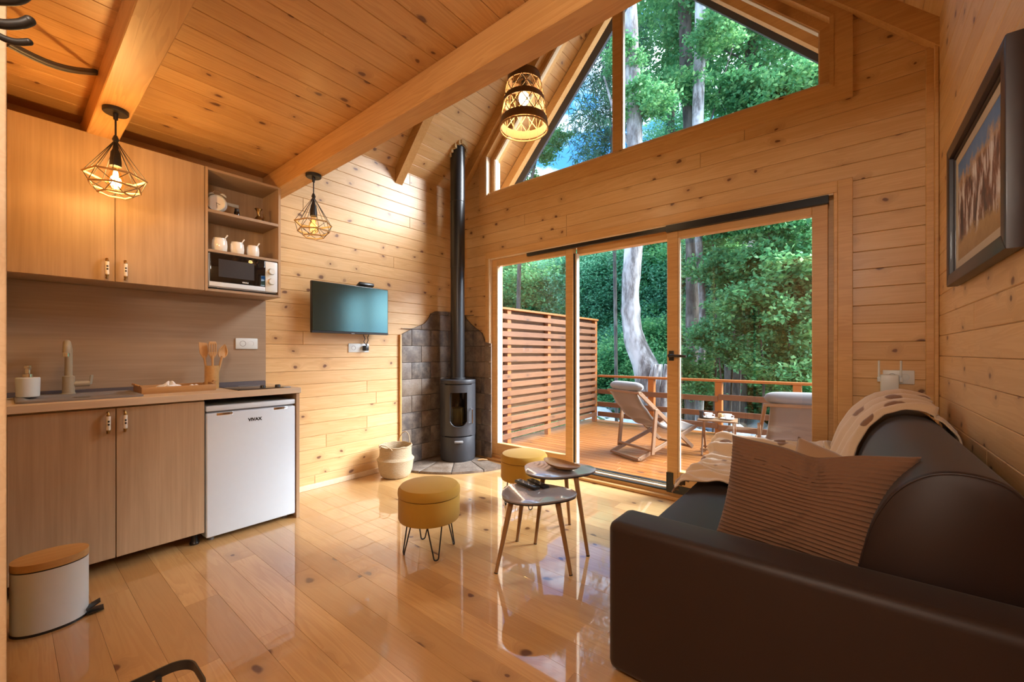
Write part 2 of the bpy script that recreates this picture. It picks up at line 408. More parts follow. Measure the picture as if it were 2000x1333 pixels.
def bark_mat(name, a, b, patch, scale=1.0):
    t = NT(name); tc = t.n('TexCoord').outputs['Object']
    n1 = t.n('TexNoise', {'Vector': t.vmath('MULTIPLY', tc, (9*scale,9*scale,2.2*scale)), 'Scale': 1, 'Detail': 6, 'Roughness': 0.7}).outputs['Fac']
    n2 = t.n('TexNoise', {'Vector': t.vmath('MULTIPLY', tc, (2.5,2.5,1.1)), 'Scale': 1, 'Detail': 3}).outputs['Fac']
    c = t.mix(t.mr(n1, 0.35, 0.65), a, b); c = t.mix(t.mr(n2, 0.55, 0.68), c, patch)
    return t.done(t.pbsdf({'Base Color': c, 'Roughness': 0.9, 'Normal': t.bump(n1, 0.8, 0.03)}))
M['bark_pale'] = bark_mat('pale_bark', (0.13,0.105,0.09), (0.46,0.42,0.38), (0.60,0.56,0.52))
M['bark_dark'] = bark_mat('dark_bark', (0.05,0.04,0.032), (0.15,0.125,0.10), (0.26,0.23,0.19))

def leaf_mat(name, dark, mid, bright, trans=0.35):
    t = NT(name)
    r = t.n('NewGeometry').outputs['Random Per Island']
    oi = t.n('ObjectInfo').outputs['Random']
    tc = t.n('TexCoord').outputs['Object']
    blot = t.n('TexNoise', {'Vector': tc, 'Scale': 0.9, 'Detail': 3}).outputs['Fac']
    f = t.math('ADD', t.math('MULTIPLY', r, 0.55), t.math('ADD', t.math('MULTIPLY', t.mr(blot, 0.3, 0.7), 0.3), t.math('MULTIPLY', oi, 0.15)), True)
    c = t.ramp(f, [(0.05, dark), (0.5, mid), (0.95, bright)])
    d = t.pbsdf({'Base Color': c, 'Roughness': 0.5, 'Specular IOR Level': 0.35})
    tl = t.n('BsdfTranslucent', {'Color': c})
    return t.done(t.n('MixShader', {0: trans, 1: d.outputs[0], 2: tl.outputs[0]}))
M['leaf'] = leaf_mat('green_leaf', (0.040,0.18,0.070), (0.135,0.39,0.15), (0.38,0.66,0.25), .5)
M['leaf_cool'] = leaf_mat('cool_leaf', (0.06,0.24,0.13), (0.18,0.47,0.27), (0.42,0.72,0.46), .5)
M['leaf_willow'] = leaf_mat('willow_leaf', (0.02,0.08,0.05), (0.05,0.16,0.09), (0.13,0.30,0.14))
M['ground'] = plain('forest_ground', (0.05,0.09,0.03), rough=0.95, var=0.7, nscale=3, bump=0.6)
M['rock'] = plain('river_rock', (0.50,0.54,0.58), rough=0.85, var=0.35, nscale=7, bump=0.5)
def water_mat():
    t = NT('stream_water'); tc = t.n('TexCoord').outputs['Object']
    n = t.n('TexNoise', {'Vector': tc, 'Scale': 3.5, 'Detail': 5}).outputs['Fac']
    c = t.mix(t.mr(n, 0.52, 0.64), (0.05,0.10,0.11), (0.55,0.62,0.66))
    return t.done(t.pbsdf({'Base Color': c, 'Roughness': 0.15, 'Normal': t.bump(n, 0.6, 0.05)}))
M['water'] = water_mat()

# ================================================================== ROOM SHELL
_pl = {}
def plank(parent, mat, L, W, T, pos, ex, ez, name='plank', ch=0.003):
    """one board; pos = centre of its face, ex = along the board, ez = face normal"""
    key = (round(L,3), round(W,4), round(T,3), mat.name)
    me = _pl.get(key)
    if me is None:
        l, w, c = L/2, W/2, ch
        v = [(-l,-w,-T),(l,-w,-T),(l,w,-T),(-l,w,-T),(-l,-w,-c),(l,-w,-c),(l,w,-c),(-l,w,-c),
             (-l+c*.5,-w+c,0),(l-c*.5,-w+c,0),(l-c*.5,w-c,0),(-l+c*.5,w-c,0)]
        f = [(3,2,1,0),(0,1,5,4),(1,2,6,5),(2,3,7,6),(3,0,4,7),(4,5,9,8),(5,6,10,9),(6,7,11,10),(7,4,8,11),(8,9,10,11)]
        me = bpy.data.meshes.new(name); me.from_pydata(v, [], f); me.materials.append(mat); _pl[key] = me
    o = bpy.data.objects.new(name, me)
    ex = Vector(ex).normalized(); ez = Vector(ez).normalized(); ey = ez.cross(ex)
    o.matrix_world = Matrix.Translation(Vector(pos)) @ Matrix((ex, ey, ez)).transposed().to_4x4()
    link(o, parent); return o
def pieces(a, b, lo=1.2, hi=2.6):
    """random board lengths filling a..b (multiples of 5 cm so meshes are shared)"""
    out = []; x = a
    if b - a < 0.03: return out
    first = True
    while b - x > hi:
        L = round(random.uniform(lo*0.5 if first else lo, hi)*10)/10; first = False
        out.append((x, x+L)); x += L
    out.append((x, b)); return out
def struct(name, mb, mat, **k):
    return tag(mb.build(name, mat, sharp=None), kind='structure', **k)

# ---- floor: lacquered boards running across the room
floor = struct('floor', MB().box((XL-.1, YR-.1, -0.12), (XR+.1, YB+.02, -0.022)), M['grout'])
fw = 0.133
y = YR
while y < YB + 0.02:
    w = min(fw, YB + 0.02 - y)
    for a, b in pieces(XL, XR, 1.0, 2.4):
        plank(floor, M['pine_floor'], b-a-0.0005, w-0.0005, 0.022, ((a+b)/2, y+w/2, 0), (1,0,0), (0,0,1), ch=0.0006)
    y += fw

# ---- left wall
wall_left = struct('wall_left', MB().box((XL-.20, YR, -.1), (XL-.016, YB+.2, ZW+.1)), M['grout'])
z = 0.0
while z < ZW:
    h = min(BW, ZW + .03 - z)
    for a, b in pieces(0.0, YB, 1.3, 3.0):
        plank(wall_left, M['pine'], b-a-0.0015, h-0.0012, 0.016, (XL, (a+b)/2, z+h/2), (0,1,0), (1,0,0))
    z += BW
# ---- right wall
wall_right = struct('wall_right', MB().box((XR+.016, YR, -.1), (XR+.20, YB+.2, ZW+.1)), M['grout'])
z = 0.028
plank(wall_right, M['pine'], YB-YR, 0.026, 0.016, (XR, (YB+YR)/2, 0.014), (0,-1,0), (-1,0,0))
while z < ZW:
    h = min(BW, ZW + .03 - z)
    for a, b in pieces(YR, YB, 1.3, 3.2):
        plank(wall_right, M['pine'], b-a-0.0015, h-0.0012, 0.016, (XR, (a+b)/2, z+h/2), (0,-1,0), (-1,0,0))
    z += BW

# ---- back wall with the sliding door and the gable window
DX0, DX1, DZ1 = -3.07, -0.05, 2.205
WX0, WX1, WZ0, WZ1 = -3.11, -0.07, 2.885, 3.345
WAPEX = WZ1 + SL*(WX1-WX0)/2
def win_span(z):
    if z < WZ0: return None
    if z <= WZ1: return (WX0, WX1)
    k = (z - WZ1)/SL
    a, b = WX0 + k, WX1 - k
    return (a, b) if b > a else None
def back_spans(z0, z1, over=0.0):
    zm = (z0+z1)/2
    if z0 > ZW: l = XL + (z0-ZW)/SL; r = XR - (z0-ZW)/SL
    else: l, r = XL, XR
    cuts = []
    if zm < DZ1: cuts.append((DX0, DX1))
    w = win_span(z0 + 0.002) if z1 > WZ0 and z0 >= WZ0 - 0.06 else None
    if z1 > WZ0 and w is None and z0 < WZ0: w = (WX0, WX1) if zm > WZ0 else None
    if w: cuts.append(w)
    segs = [(l, r)]
    for c in cuts:
        n = []
        for a, b in segs:
            if c[0] > a: n.append((a, min(b, c[0])))
            if c[1] < b: n.append((max(a, c[1]), b))
        segs = n
    return [(a, b) for a, b in segs if b - a > 0.02]
mb = MB(); z = -0.1; st = 0.0
zs = [-0.1, 0.0]
while zs[-1] < ZW + SL*(XR-XL)/2 - 0.03: zs.append(zs[-1] + 0.0565)
for z0, z1 in zip(zs, zs[1:]):
    for a, b in back_spans(z0, z1): mb.box((a-0.0, YB+.016, z0), (b, YB+.20, z1))
wall_back = struct('wall_back', mb, M['trim'])
z = 0.0
while z < ZW + SL*(XR-XL)/2 - 0.05:
    for s0, s1 in back_spans(z, z+BW):
        for a, b in pieces(s0, s1, 1.4, 3.0):
            plank(wall_back, M['pine'], b-a-0.0015, BW-0.0012, 0.016, ((a+b)/2, YB, z+BW/2), (1,0,0), (0,-1,0))
    z += BW

# ---- partition beside the kitchen (the camera looks along it) and the entrance wall behind
wall_part = struct('wall_partition', MB().box((XL, -0.12, 0), (-1.62, 0.0025, ZC)), M['trim'])
struct('trim_1', MB().box((-1.62, -0.13, 0), (-1.60, -0.012, ZC), 0.002), M['beam'])
struct('trim_2', MB().box((-1.62, -0.0118, 0), (-1.60, 0.0048, ZC), 0.003), M['pale_trim'])
struct('wall_rear', MB().box((XL-.2, YR-.2, -.1), (XR+.2, YR, 5.3)), M['trim'])

# ---- loft floor seen as the flat ceiling
ceiling = struct('ceiling', MB().box((XL-.1, YR, ZC+.018), (XR+.1, 1.33, ZC+.10)), M['grout'])
x = XL
while x < XR:
    w = min(0.130, XR - x)
    for a, b in pieces(YR, 1.31, 1.6, 3.4):
        plank(ceiling, M['pine_ceiling'], b-a-0.0015, w-0.0014, 0.018, (x+w/2, (a+b)/2, ZC), (0,1,0), (0,0,-1), ch=0.0025)
    x += 0.130
# dark strip above the wall units
# ---- roof slopes
SLOPE_L = math.hypot(1, SL)
for side, nm in ((-1, 'ceiling_left'), (1, 'ceiling_right')):
    x0 = XL if side < 0 else XR
    dirx = 1 if side < 0 else -1
    up = Vector((dirx, 0, SL)).normalized()
    nrm = Vector((dirx*SL, 0, -1)).normalized()          # faces into the room
    run = (XR-XL)/2*SLOPE_L
    mb = MB()
    e0 = Vector((x0, 0, ZW)) - up*0.35; e1 = Vector((x0, 0, ZW)) + up*(run+0.02)
    n2 = -nrm
    poly = [e0 + n2*.02, e1 + n2*.02, e1 + n2*.12, e0 + n2*.12]
    mb.prism([(p.x, p.z) for p in poly], YR-.1, YB+.72, 'y')
    slope = struct(nm, mb, M['fascia'])
    s = -0.35
    while s < run:
        w = min(BW, run - s + 0.01)
        c = Vector((x0, 0, ZW)) + up*(s + w/2)
        for a, b in ([(0.9, 2.55), (2.55, YB), (YB+.02, YB+.72)] if s > -.1 else [(YB+.2, YB+.72)]):
            plank(slope, M['pine'] if a < YB else M['pine_ceiling'], b-a-0.0015, w-0.0012, 0.018, (c.x, (a+b)/2, c.z), (0,1,0), nrm)
        s += BW
# rafters under the slopes
def rafter(name, side, yc, wy, dep, label, s0=0.0, mat='beam', drop=0.0):
    x0 = XL if side < 0 else XR; dirx = 1 if side < 0 else -1
    xr = XM - x0
    a = (x0, ZW + SL*0.0 - drop); b = (x0 + xr, ZW + SL*abs(xr) - drop)
    if s0:
        a = (x0 - dirx*s0, ZW - SL*s0 - drop)
    poly = [a, b, (b[0], b[1]-dep), (a[0], a[1]-dep)]
    o = MB().prism(poly, yc-wy/2, yc+wy/2, 'y').build(name, M[mat])
    return tag(o, label, 'rafter')
rafter('rafter', -1, 2.56, 0.085, 0.155, 'short visible pine rafter ending on the left wall above the television')
rafter('rafter', 1, 2.56, 0.085, 0.155, 'pine rafter under the right roof slope above the sofa')
rafter('gable_rafter', -1, YB-0.036, 0.07, 0.16, 'pine rafter flat against the glazed wall, behind the stove pipe')
rafter('gable_rafter', 1, YB-0.036, 0.07, 0.16, 'pine rafter flat against the glazed wall, sloping down to the right corner')
rafter('barge_rafter', -1, YB+0.60, 0.07, 0.15, 'outer pine rafter under the left roof overhang, seen through the gable window', 0.25, 'beam', 0.02)
rafter('barge_rafter', 1, YB+0.60, 0.07, 0.15, 'outer pine rafter under the right roof overhang, seen through the gable window', 0.25, 'beam', 0.02)
for side in (-1, 1):
    rafter('roof_fascia', side, YB+0.735, 0.03, 0.255, 'dark metal fascia board along the %s roof edge outside' % ('left' if side < 0 else 'right'), 0.30, 'fascia', -0.06)

# ---- ceiling beams
def beam(y0, y1, label):
    o = bpy.data.objects.new('ceiling_beam', MB().box((-(XR-XL)/2, -(y1-y0)/2, -0.075), ((XR-XL)/2, (y1-y0)/2, 0.075), 0.004, 1).mesh('ceiling_beam', M['beam']))
    o.location = (XM, (y0+y1)/2, 2.475); link(o); return tag(o, label, 'beam')
beam(0.290, 0.422, 'pine ceiling beam crossing above the wall cabinets, carrying the lit cage pendant')
beam(1.285, 1.400, 'long front pine beam at the loft edge, carrying the unlit cage pendant')

# ---- corner trims and baseboards
struct('trim_3', MB().box((XR-.05, YB-.018, 0), (XR-.002, YB-.001, ZW-.12), 0.004), M['trim'])
struct('trim_4', MB().box((XR-.018, YB-.06, 0), (XR-.001, YB-.018, ZW), 0.004), M['trim'])
struct('baseboard_left', MB().box((XL, 1.34, 0), (XL+.022, 2.56, .045), 0.004), M['pale_trim'])

# ---- sliding door
door1 = empty('door_1', ((DX0+DX1)/2, YB, 0), kind='structure')
ox, oy = (DX0+DX1)/2, YB
def dbox(name, lo, hi, mat='trim', bev=0.003, parent=None):
    b = MB().box((lo[0]-ox, lo[1]-oy, lo[2]), (hi[0]-ox, hi[1]-oy, hi[2]), bev, 1)
    return b.build(name, M[mat], parent or door1)
dbox('casing', (DX1, YB-.02, 0), (DX1+.075, YB+.0, DZ1+.075))
dbox('casing', (DX0-.045, YB-.02, 0), (DX0, YB+.0, DZ1+.0))
dbox('casing', (DX0-.045, YB-.014, DZ1), (DX1, YB+.0, DZ1+.075))
dbox('jamb', (DX0, YB-.018, 0.0), (DX0+.02, YB+.20, DZ1), 'pale_trim')
dbox('jamb', (DX1-.02, YB-.018, 0.0), (DX1, YB+.20, DZ1))
dbox('header', (DX0+.02, YB-.012, DZ1-.012), (DX1-.02, YB+.20, DZ1), 'pale_trim')
# fixed frame with the left light
fy0, fy1 = YB+.095, YB+.165
gy0, gy1 = YB+.025, YB+.085                      # the left light stands on the inner track line
dbox('frame_stile', (DX0+.02, gy0, .06), (DX0+.085, gy1, DZ1-.012))
dbox('frame_stile', (-2.105, gy0, .06), (-2.022, gy1, DZ1-.012))
dbox('frame_stile', (DX1-.10, fy0, .06), (DX1-.02, fy1, DZ1-.012))
dbox('frame_rail', (DX0+.085, gy0, DZ1-.085), (-2.105, gy1, DZ1-.012))
dbox('frame_rail', (-2.022, fy0, DZ1-.09), (DX1-.10, fy1, DZ1-.012))
dbox('frame_rail', (DX0+.085, gy0, .06), (-2.105, gy1, .185))
dbox('seal_strip', (-2.022, gy0+.01, .06), (-2.010, fy0, DZ1-.09), 'black_plastic', 0)
dbox('seal_strip', (-2.010, gy0+.02, .06), (-1.994, fy0, DZ1-.09), 'pale_trim', 0)
dbox('pane', (DX0+.085, gy0+.026, .185), (-2.105, gy0+.034, DZ1-.085), 'glass', 0)
dbox('glazing_bead', (DX0+.085, gy0+.004, .185), (DX0+.097, gy0+.024, DZ1-.085), 'pale_trim', .002)
# sliding leaf parked on the right, in front
leaf = empty('sliding_leaf'); leaf.parent = door1
ly0, ly1 = YB+.005, YB+.075
lx0, lx1 = -1.135, -0.10
def lbox(name, lo, hi, mat='trim', bev=0.003): return dbox(name, lo, hi, mat, bev, leaf)
lbox('leaf_stile', (lx0, ly0, .06), (lx0+.085, ly1, 2.15))
lbox('leaf_stile', (lx1-.085, ly0, .06), (lx1, ly1, 2.15))
lbox('leaf_rail', (lx0+.085, ly0, 2.09), (lx1-.085, ly1, 2.15))
lbox('leaf_rail', (lx0+.085, ly0, .06), (lx1-.085, ly1, .225))
lbox('pane', (lx0+.085, ly0+.03, .225), (lx1-.085, ly0+.038, 2.09), 'glass', 0)
lbox('glazing_bead', (lx0+.085, ly0+.004, .225), (lx0+.10, ly0+.028, 2.09), 'pale_trim', .002)
lbox('corner_guard', (lx0-.004, ly0-.008, .055), (lx0+.05, ly0-.001, .21), 'black_plastic', .001)
lbox('corner_guard', (lx0+.0, ly0-.010, .052), (lx0+.30, ly0-.001, .115), 'black_plastic', .001)
hb = MB()
hx = lx0 + .035 - ox
hb.cyl((hx, ly0-oy, 1.15), (hx, ly0-oy-.055, 1.15), .016, .014, 14)
hb.tube([(hx, ly0-oy-.05, 1.15), (hx+.02, ly0-oy-.055, 1.15), (hx+.13, ly0-oy-.055, 1.147)], .011, 10)
hb.box((hx-.02, ly0-oy-.006, 1.11), (hx+.02, ly0-oy+.001, 1.19), .003)
hb.build('door_handle', M['black'], leaf)
dbox('top_track', (lx0, YB-.026, 2.142), (lx1+.005, YB+.004, 2.196), 'black_plastic', .002)
dbox('top_track', (-2.55, YB-.008, 2.160), (lx0, YB+.022, 2.192), 'black_plastic', .002)
# sill with tracks
dbox('sill', (DX0+.02, YB+.02, -.02), (DX1-.02, YB+.235, .058), 'trim', .002)
dbox('floor_track', (-2.0, YB+.010, .056), (DX1-.02, YB+.05, .066), 'black_plastic', .001)
dbox('floor_track', (-2.0, YB+.060, .056), (DX1-.02, YB+.082, .074), 'pale_trim', .004)
dbox('floor_track', (-2.0, YB+.090, .056), (DX1-.02, YB+.15, .064), 'black_plastic', .001)
dbox('floor_track', (-2.0, YB+.105, .060), (DX1-.02, YB+.113, .070), 'chrome', .001)
dbox('floor_track', (-2.0, YB+.175, .054), (DX1-.02, YB+.23, .062), 'black_plastic', .001)
dbox('threshold', (DX0, YB-.035, 0.0), (DX1-.0, YB+.022, .028), 'trim', .005)

# ---- gable window
win = empty('window_1', ((WX0+WX1)/2, YB, WZ0), kind='structure')
wx, wz = (WX0+WX1)/2, WZ0
def outline(d):
    """window outline grown by d (same shape)"""
    k = d*(SLOPE_L - SL) if True else 0
    x0, x1 = WX0-d, WX1+d
    z1 = WZ1 + d*(SLOPE_L - SL)
    ap = z1 + SL*(x1-x0)/2
    return [(x0,WZ0-d),(x1,WZ0-d),(x1,z1),((x0+x1)/2,ap),(x0,z1)]
def ring_seg(i, d0, d1, y0, y1, name, mat, bev=0.0):
    o0, o1 = outline(d0), outline(d1); j = (i+1) % 5
    poly = [o0[i], o0[j], o1[j], o1[i]]
    mb = MB().prism([(a-wx, b-wz) for a,b in poly], y0-YB, y1-YB, 'y')
    return mb.build(name, M[mat], win)
for i in range(5):
    ring_seg(i, 0.0, 0.095, YB-.022, YB-.001, 'casing', 'trim')
    ring_seg(i, -0.022, 0.0, YB-.026, YB+.20, 'reveal', 'pale_trim' if i in (4,) else 'trim')
    ring_seg(i, -0.075, -0.022, YB+.045, YB+.115, 'frame', 'trim')
    ring_seg(i, -0.083, -0.075, YB+.055, YB+.10, 'bead', 'pale_trim')
apx = outline(-0.075)[3][1]
MB().box((-.042, .045, -0.0+.07), (.042, .115, apx-wz), .004, 1).build('mullion', M['trim'], win)
MB().box((.042, .055, .075), (.056, .10, apx-wz-.02), .002, 1).build('bead', M['pale_trim'], win)
gl = [(a-wx, b-wz) for a, b in outline(-0.075)]
for sgn in (-1, 1):
    if sgn < 0: poly = [gl[0], (-.042, gl[0][1]), (-.042, gl[3][1]-.042*SL), gl[4]]
    else: poly = [(.042, gl[1][1]), gl[1], gl[2], (.042, gl[3][1]-.042*SL)]
    MB().prism(poly, .075, .083, 'y').build('pane', M['glass'], win)

# ================================================================== KITCHEN
KX = -3.045          # front plane of the base units
UX = -3.28           # front plane of the wall units
WT = 0.928           # worktop surface
def text_mesh(body, size, mat, name, parent, loc, rot, depth=0.0008, bold=0.0):
    cu = bpy.data.curves.new(name, 'FONT'); cu.body = body; cu.size = size; cu.extrude = depth; cu.offset = bold
    cu.align_x = 'CENTER'; cu.align_y = 'CENTER'
    tmp = bpy.data.objects.new('tmp_text', cu); COL.objects.link(tmp)
    me = bpy.data.meshes.new_from_object(tmp.evaluated_get(bpy.context.evaluated_depsgraph_get()))
    bpy.data.objects.remove(tmp); bpy.data.curves.remove(cu)
    me.materials.clear(); me.materials.append(mat)
    o = bpy.data.objects.new(name, me); o.location = loc; o.rotation_euler = rot
    return link(o, parent)
FACE_X = (PI/2, 0, PI/2)     # lettering that faces +X

def porcelain_handle(parent, x, y, zc):
    h = empty('handle', (0,0,0)); h.parent = parent; h.location = (x, y, zc)
    mb = MB()
    mb.lathe([(0.0,-.036),(.0085,-.036),(.0095,-.03),(.0085,-.012),(.0092,0),(.0085,.012),(.0095,.03),(.0085,.036),(0,.036)], 14, (.026,0,0))
    mb.build('grip', M['porcelain'], h)
    for s in (-1, 1):
        mb = MB()
        mb.ball((.026,0,s*.041), .0085, sz=.9, u=12, v=8)
        mb.tube([(.026,0,s*.044),(.022,0,s*.052),(0,0,s*.054)], .0055, 8)
        mb.build('mount', M['brass'], h)
    for z in (-.012, .004): MB().box((.0338,-.004,z),(.0358,.004,z+.010), .001, 1).build('motif', M['stove_dark'], h)
    return h

# base unit
bu = empty('base_cabinet', (-3.31, 0.39, 0), 0, 'oak laminate base cabinet with two doors under the sink', 'cabinet')
bx, by = -3.31, 0.39
mb = MB(); mb.box((XL+.002-bx, .008-by, .085), (KX-.02-bx, .775-by, .885))
mb.build('body', M['oak_v'], bu)
for y0, y1, hy in ((.010, .378, .348), (.382, .773, .414)):
    d = MB().box((-.009,-(y1-y0)/2,-.40), (.009,(y1-y0)/2,.40), .0015, 1).build('door', M['oak_v'], bu, (KX-.009-bx, (y0+y1)/2-by, .478))
    porcelain_handle(d, .009, hy-(y0+y1)/2, .805-.478)
for x, y in ((KX-.07, .05), (KX-.07, .74), (XL+.08, .05), (XL+.08, .74)):
    mb = MB().lathe([(0,0),(.024,0),(.026,.01),(.016,.03),(.016,.086),(0,.086)], 16, (x-bx, y-by, 0)); mb.build('foot', M['black_plastic'], bu)
# fridge niche side panel
tag(MB().box((XL+.002, 1.312, 0), (KX+.005, 1.334, .888), .001, 1).build('side_panel', M['oak_edge']), 'oak laminate end panel standing beside the small fridge', 'panel')
# worktop
wt = tag(MB().box((XL+.001, .006, .889), (KX+.022, 1.338, WT), .002, 1).build('worktop', M['worktop']), 'pale oak laminate kitchen worktop', 'worktop')
MB().box((XL+.001, .006, WT), (XL+.016, 1.305, WT+.028), .003, 1).build('upstand', M['seal'], wt)
tag(MB().box((XL+.001, .005, WT+.029), (XL+.010, 1.307, 1.583)).build('backsplash', M['oak_h']), 'brown wood-grain backsplash panel between worktop and wall cabinets', 'backsplash')

# fridge
fr = empty('fridge', (-3.32, 1.045, 0), 0, 'small white fridge under the worktop with a dark wordmark', 'fridge')
fx, fy = -3.32, 1.045
MB().box((-.24,-.262,.03),(.215,.262,.842), .006).build('body', M['white'], fr)
dr = MB().box((.218,-.263,.035),(.274,.263,.800), .008, 3).build('door', M['white'], fr)
MB().box((.218,-.263,.812),(.272,.263,.846), .006, 2).build('top_strip', M['white'], fr)
MB().box((.218,-.255,.799),(.250,.255,.813)).build('grip_recess', M['grey'], fr)
MB().box((.262,-.21,.783),(.2755,-.12,.799), .003).build('grip_inset', M['chrome'], dr)
MB().box((.262,.12,.783),(.2755,.21,.799), .003).build('grip_inset', M['chrome'], dr)
text_mesh('VIVAX', .028, M['black_plastic'], 'logo', dr, (.2745, 0.005, .735), FACE_X, bold=.0012)
for yy in (-.22, .22): MB().cyl((.20, yy, 0), (.20, yy, .035), .016, .016, 12).build('foot', M['grey'], fr)

# wall units
wu = empty('wall_cabinet', (-3.43, .42, 1.585), 0, 'oak laminate wall cabinet with two doors above the sink', 'cabinet')
ux, uy, uz = -3.43, .42, 1.585
MB().box((XL+.002-ux, .008-uy, 0), (UX-.019-ux, .834-uy, .82)).build('body', M['oak_v'], wu)
for y0, y1, hy in ((.010, .404, .370), (.407, .833, .447)):
    d = MB().box((-.009,-(y1-y0)/2,-.409),(.009,(y1-y0)/2,.409), .0015, 1).build('door', M['oak_v'], wu, (UX-.009-ux, (y0+y1)/2-uy, .41))
    porcelain_handle(d, .009, hy-(y0+y1)/2, 1.657-1.995)
os_ = empty('open_shelf_unit', (-3.43, 1.069, 1.585), 0, 'oak laminate open shelf unit holding the microwave and canisters', 'shelf')
sy = 1.069
MB().box((XL+.002-ux, .836-sy, 0), (UX-ux, .852-sy, .82), .001, 1).build('side', M['oak_v'], os_)
MB().box((XL+.002-ux, 1.286-sy, 0), (UX-ux, 1.303-sy, .82), .001, 1).build('side', M['oak_v'], os_)
MB().box((XL+.002-ux, .852-sy, 0), (XL+.008-ux, 1.286-sy, .82)).build('back_panel', M['oak_v'], os_)
for z0, z1 in ((0,.017), (.803,.82), (.525,.545), (.262,.280)):
    MB().box((XL+.008-ux, .852-sy, z0), (UX-.001-ux, 1.286-sy, z1), .001, 1).build('shelf', M['oak_h'], os_)

# microwave
mw = empty('microwave', (-3.40, 1.069, 1.602), 0, 'white microwave with black glass door in the open shelf unit', 'microwave')
MB().box((-.155,-.212,.012),(.105,.212,.240), .006).build('body', M['white'], mw)
MB().box((.1045,-.205,.050),(.124,.128,.238), .004).build('door', M['black_glass'], mw)
MB().box((.1235,-.16,.085),(.1255,.055,.205), .001, 1).build('window', M['stove'], mw)
MB().box((.1045,.129,.018),(.122,.211,.238), .004).build('control_panel', M['white_plastic'], mw)
MB().box((.1045,-.211,.018),(.122,.128,.049), .003).build('lower_strip', M['white'], mw)
for z in (.165, .092):
    k = MB().cyl((.121,.168,z),(.140,.168,z), .0215, .019, 20).build('knob', M['white_plastic'], mw)
    MB().lathe([(.0225,0),(.0245,.002),(.0225,.004)], 20).build('dial_ring', M['chrome'], k, (.1215,.168,z), (0,PI/2,0))
for yy in (-.18, .18): MB().box((-.13,yy-.02,0),(.10,yy+.02,.013)).build('foot', M['black_plastic'], mw)
text_mesh('VIVAX', .014, M['white_plastic'], 'logo', mw, (.1245, .0, .062), FACE_X, bold=.0004)

# things on the shelves
SH1, SH2 = 1.585+.545, 1.585+.280
def canister(y, s, label):
    c = empty('canister', (-3.345, y, SH2), 0, label, 'canister', 'white canisters in the open shelf unit')
    MB().lathe([(0,0),(.034*s,0),(.041*s,.010*s),(.0435*s,.04*s),(.041*s,.075*s),(.036*s,.082*s)], 28).build('jar', M['porcelain'], c)
    MB().lathe([(.037*s,.082*s),(.036*s,.088*s),(.012*s,.094*s),(0,.094*s)], 28).build('lid', M['porcelain'], c)
    MB().tube([(.006,.020*s,.082*s),(.006,.032*s,.100*s),(.006,.043*s,.118*s)], [.0035,.0035,.005], 8).build('spoon', M['porcelain'], c)
canister(.935, 1.05, 'largest white porcelain canister, next to the wall cabinet door')
canister(1.040, .98, 'middle white porcelain canister above the microwave')
canister(1.140, .92, 'right-hand white porcelain canister above the microwave')
ck = empty('alarm_clock', (-3.36, .925, SH1), math.radians(-28), 'white twin-bell alarm clock on the top shelf', 'clock')
Rm = Matrix.Translation((0,0,.068)) @ Matrix.Rotation(PI/2, 4, 'Y')
def rot_build(mb, name, mat, parent, Mx):
    bmesh.ops.transform(mb.bm, matrix=Mx, verts=mb.bm.verts[:]); return mb.build(name, mat, parent)
rot_build(MB().lathe([(0,-.025),(.045,-.025),(.056,-.015),(.058,.015),(.053,.026),(.049,.026),(.048,.020),(0,.020)], 36), 'case', M['white_plastic'], ck, Rm)
rot_build(MB().lathe([(0,.0205),(.046,.0205),(.046,.0215),(0,.0215)], 36), 'dial', M['paper'], ck, Rm)
MB().bar((.0235,0,.068),(.0235,.022,.058),.004,.002).bar((.0235,0,.068),(.0235,.004,.034),.003,.002).build('hands', M['black'], ck)
for s in (-1, 1):
    MB().lathe([(0,.016),(.012,.013),(.020,.004),(.021,0),(0,0)], 18).build('bell', M['white_plastic'], ck, (0, s*.034, .125), (s*-.5, 0, 0))
    MB().cyl((0, s*.030, .012),(0, s*.042, 0), .005, .006, 10).build('foot', M['chrome'], ck)
MB().tube([(0,-.03,.140),(0,-.012,.157),(0,.012,.157),(0,.03,.140)], .003, 8).build('carry_handle', M['chrome'], ck)
bt = empty('spice_bottle', (-3.40, 1.055, SH1), 0, 'small dark bottle on the top shelf beside the clock', 'bottle')
MB().lathe([(0,0),(.017,0),(.018,.004),(.018,.05),(.013,.058),(0,.058)], 20).build('glass_body', M['black_glass'], bt)
MB().lathe([(.0135,.057),(.0135,.076),(0,.076)], 18).build('cap', M['stove_dark'], bt)
vs = empty('brass_vase', (-3.37, 1.185, SH1), 0, 'small brass vase with flared rim on the top shelf', 'vase')
MB().lathe([(0,0),(.026,0),(.030,.006),(.033,.018),(.024,.034),(.010,.050),(.009,.066),(.013,.085),(.026,.104),(.024,.104),(.011,.085),(0,.07)], 28).build('vase_body', M['brass'], vs)
MB().tube([(0,.011,.062),(0,.034,.072),(0,.036,.05),(0,.024,.034)], .0025, 8).build('vase_handle', M['brass'], vs)
tag(MB().box((XL+.009, 1.015, SH1+.135),(XL+.015, 1.12, SH1+.158), .002).build('mounting_strip', M['white_plastic']), 'thin white mounting strip at the back of the top shelf', 'strip')

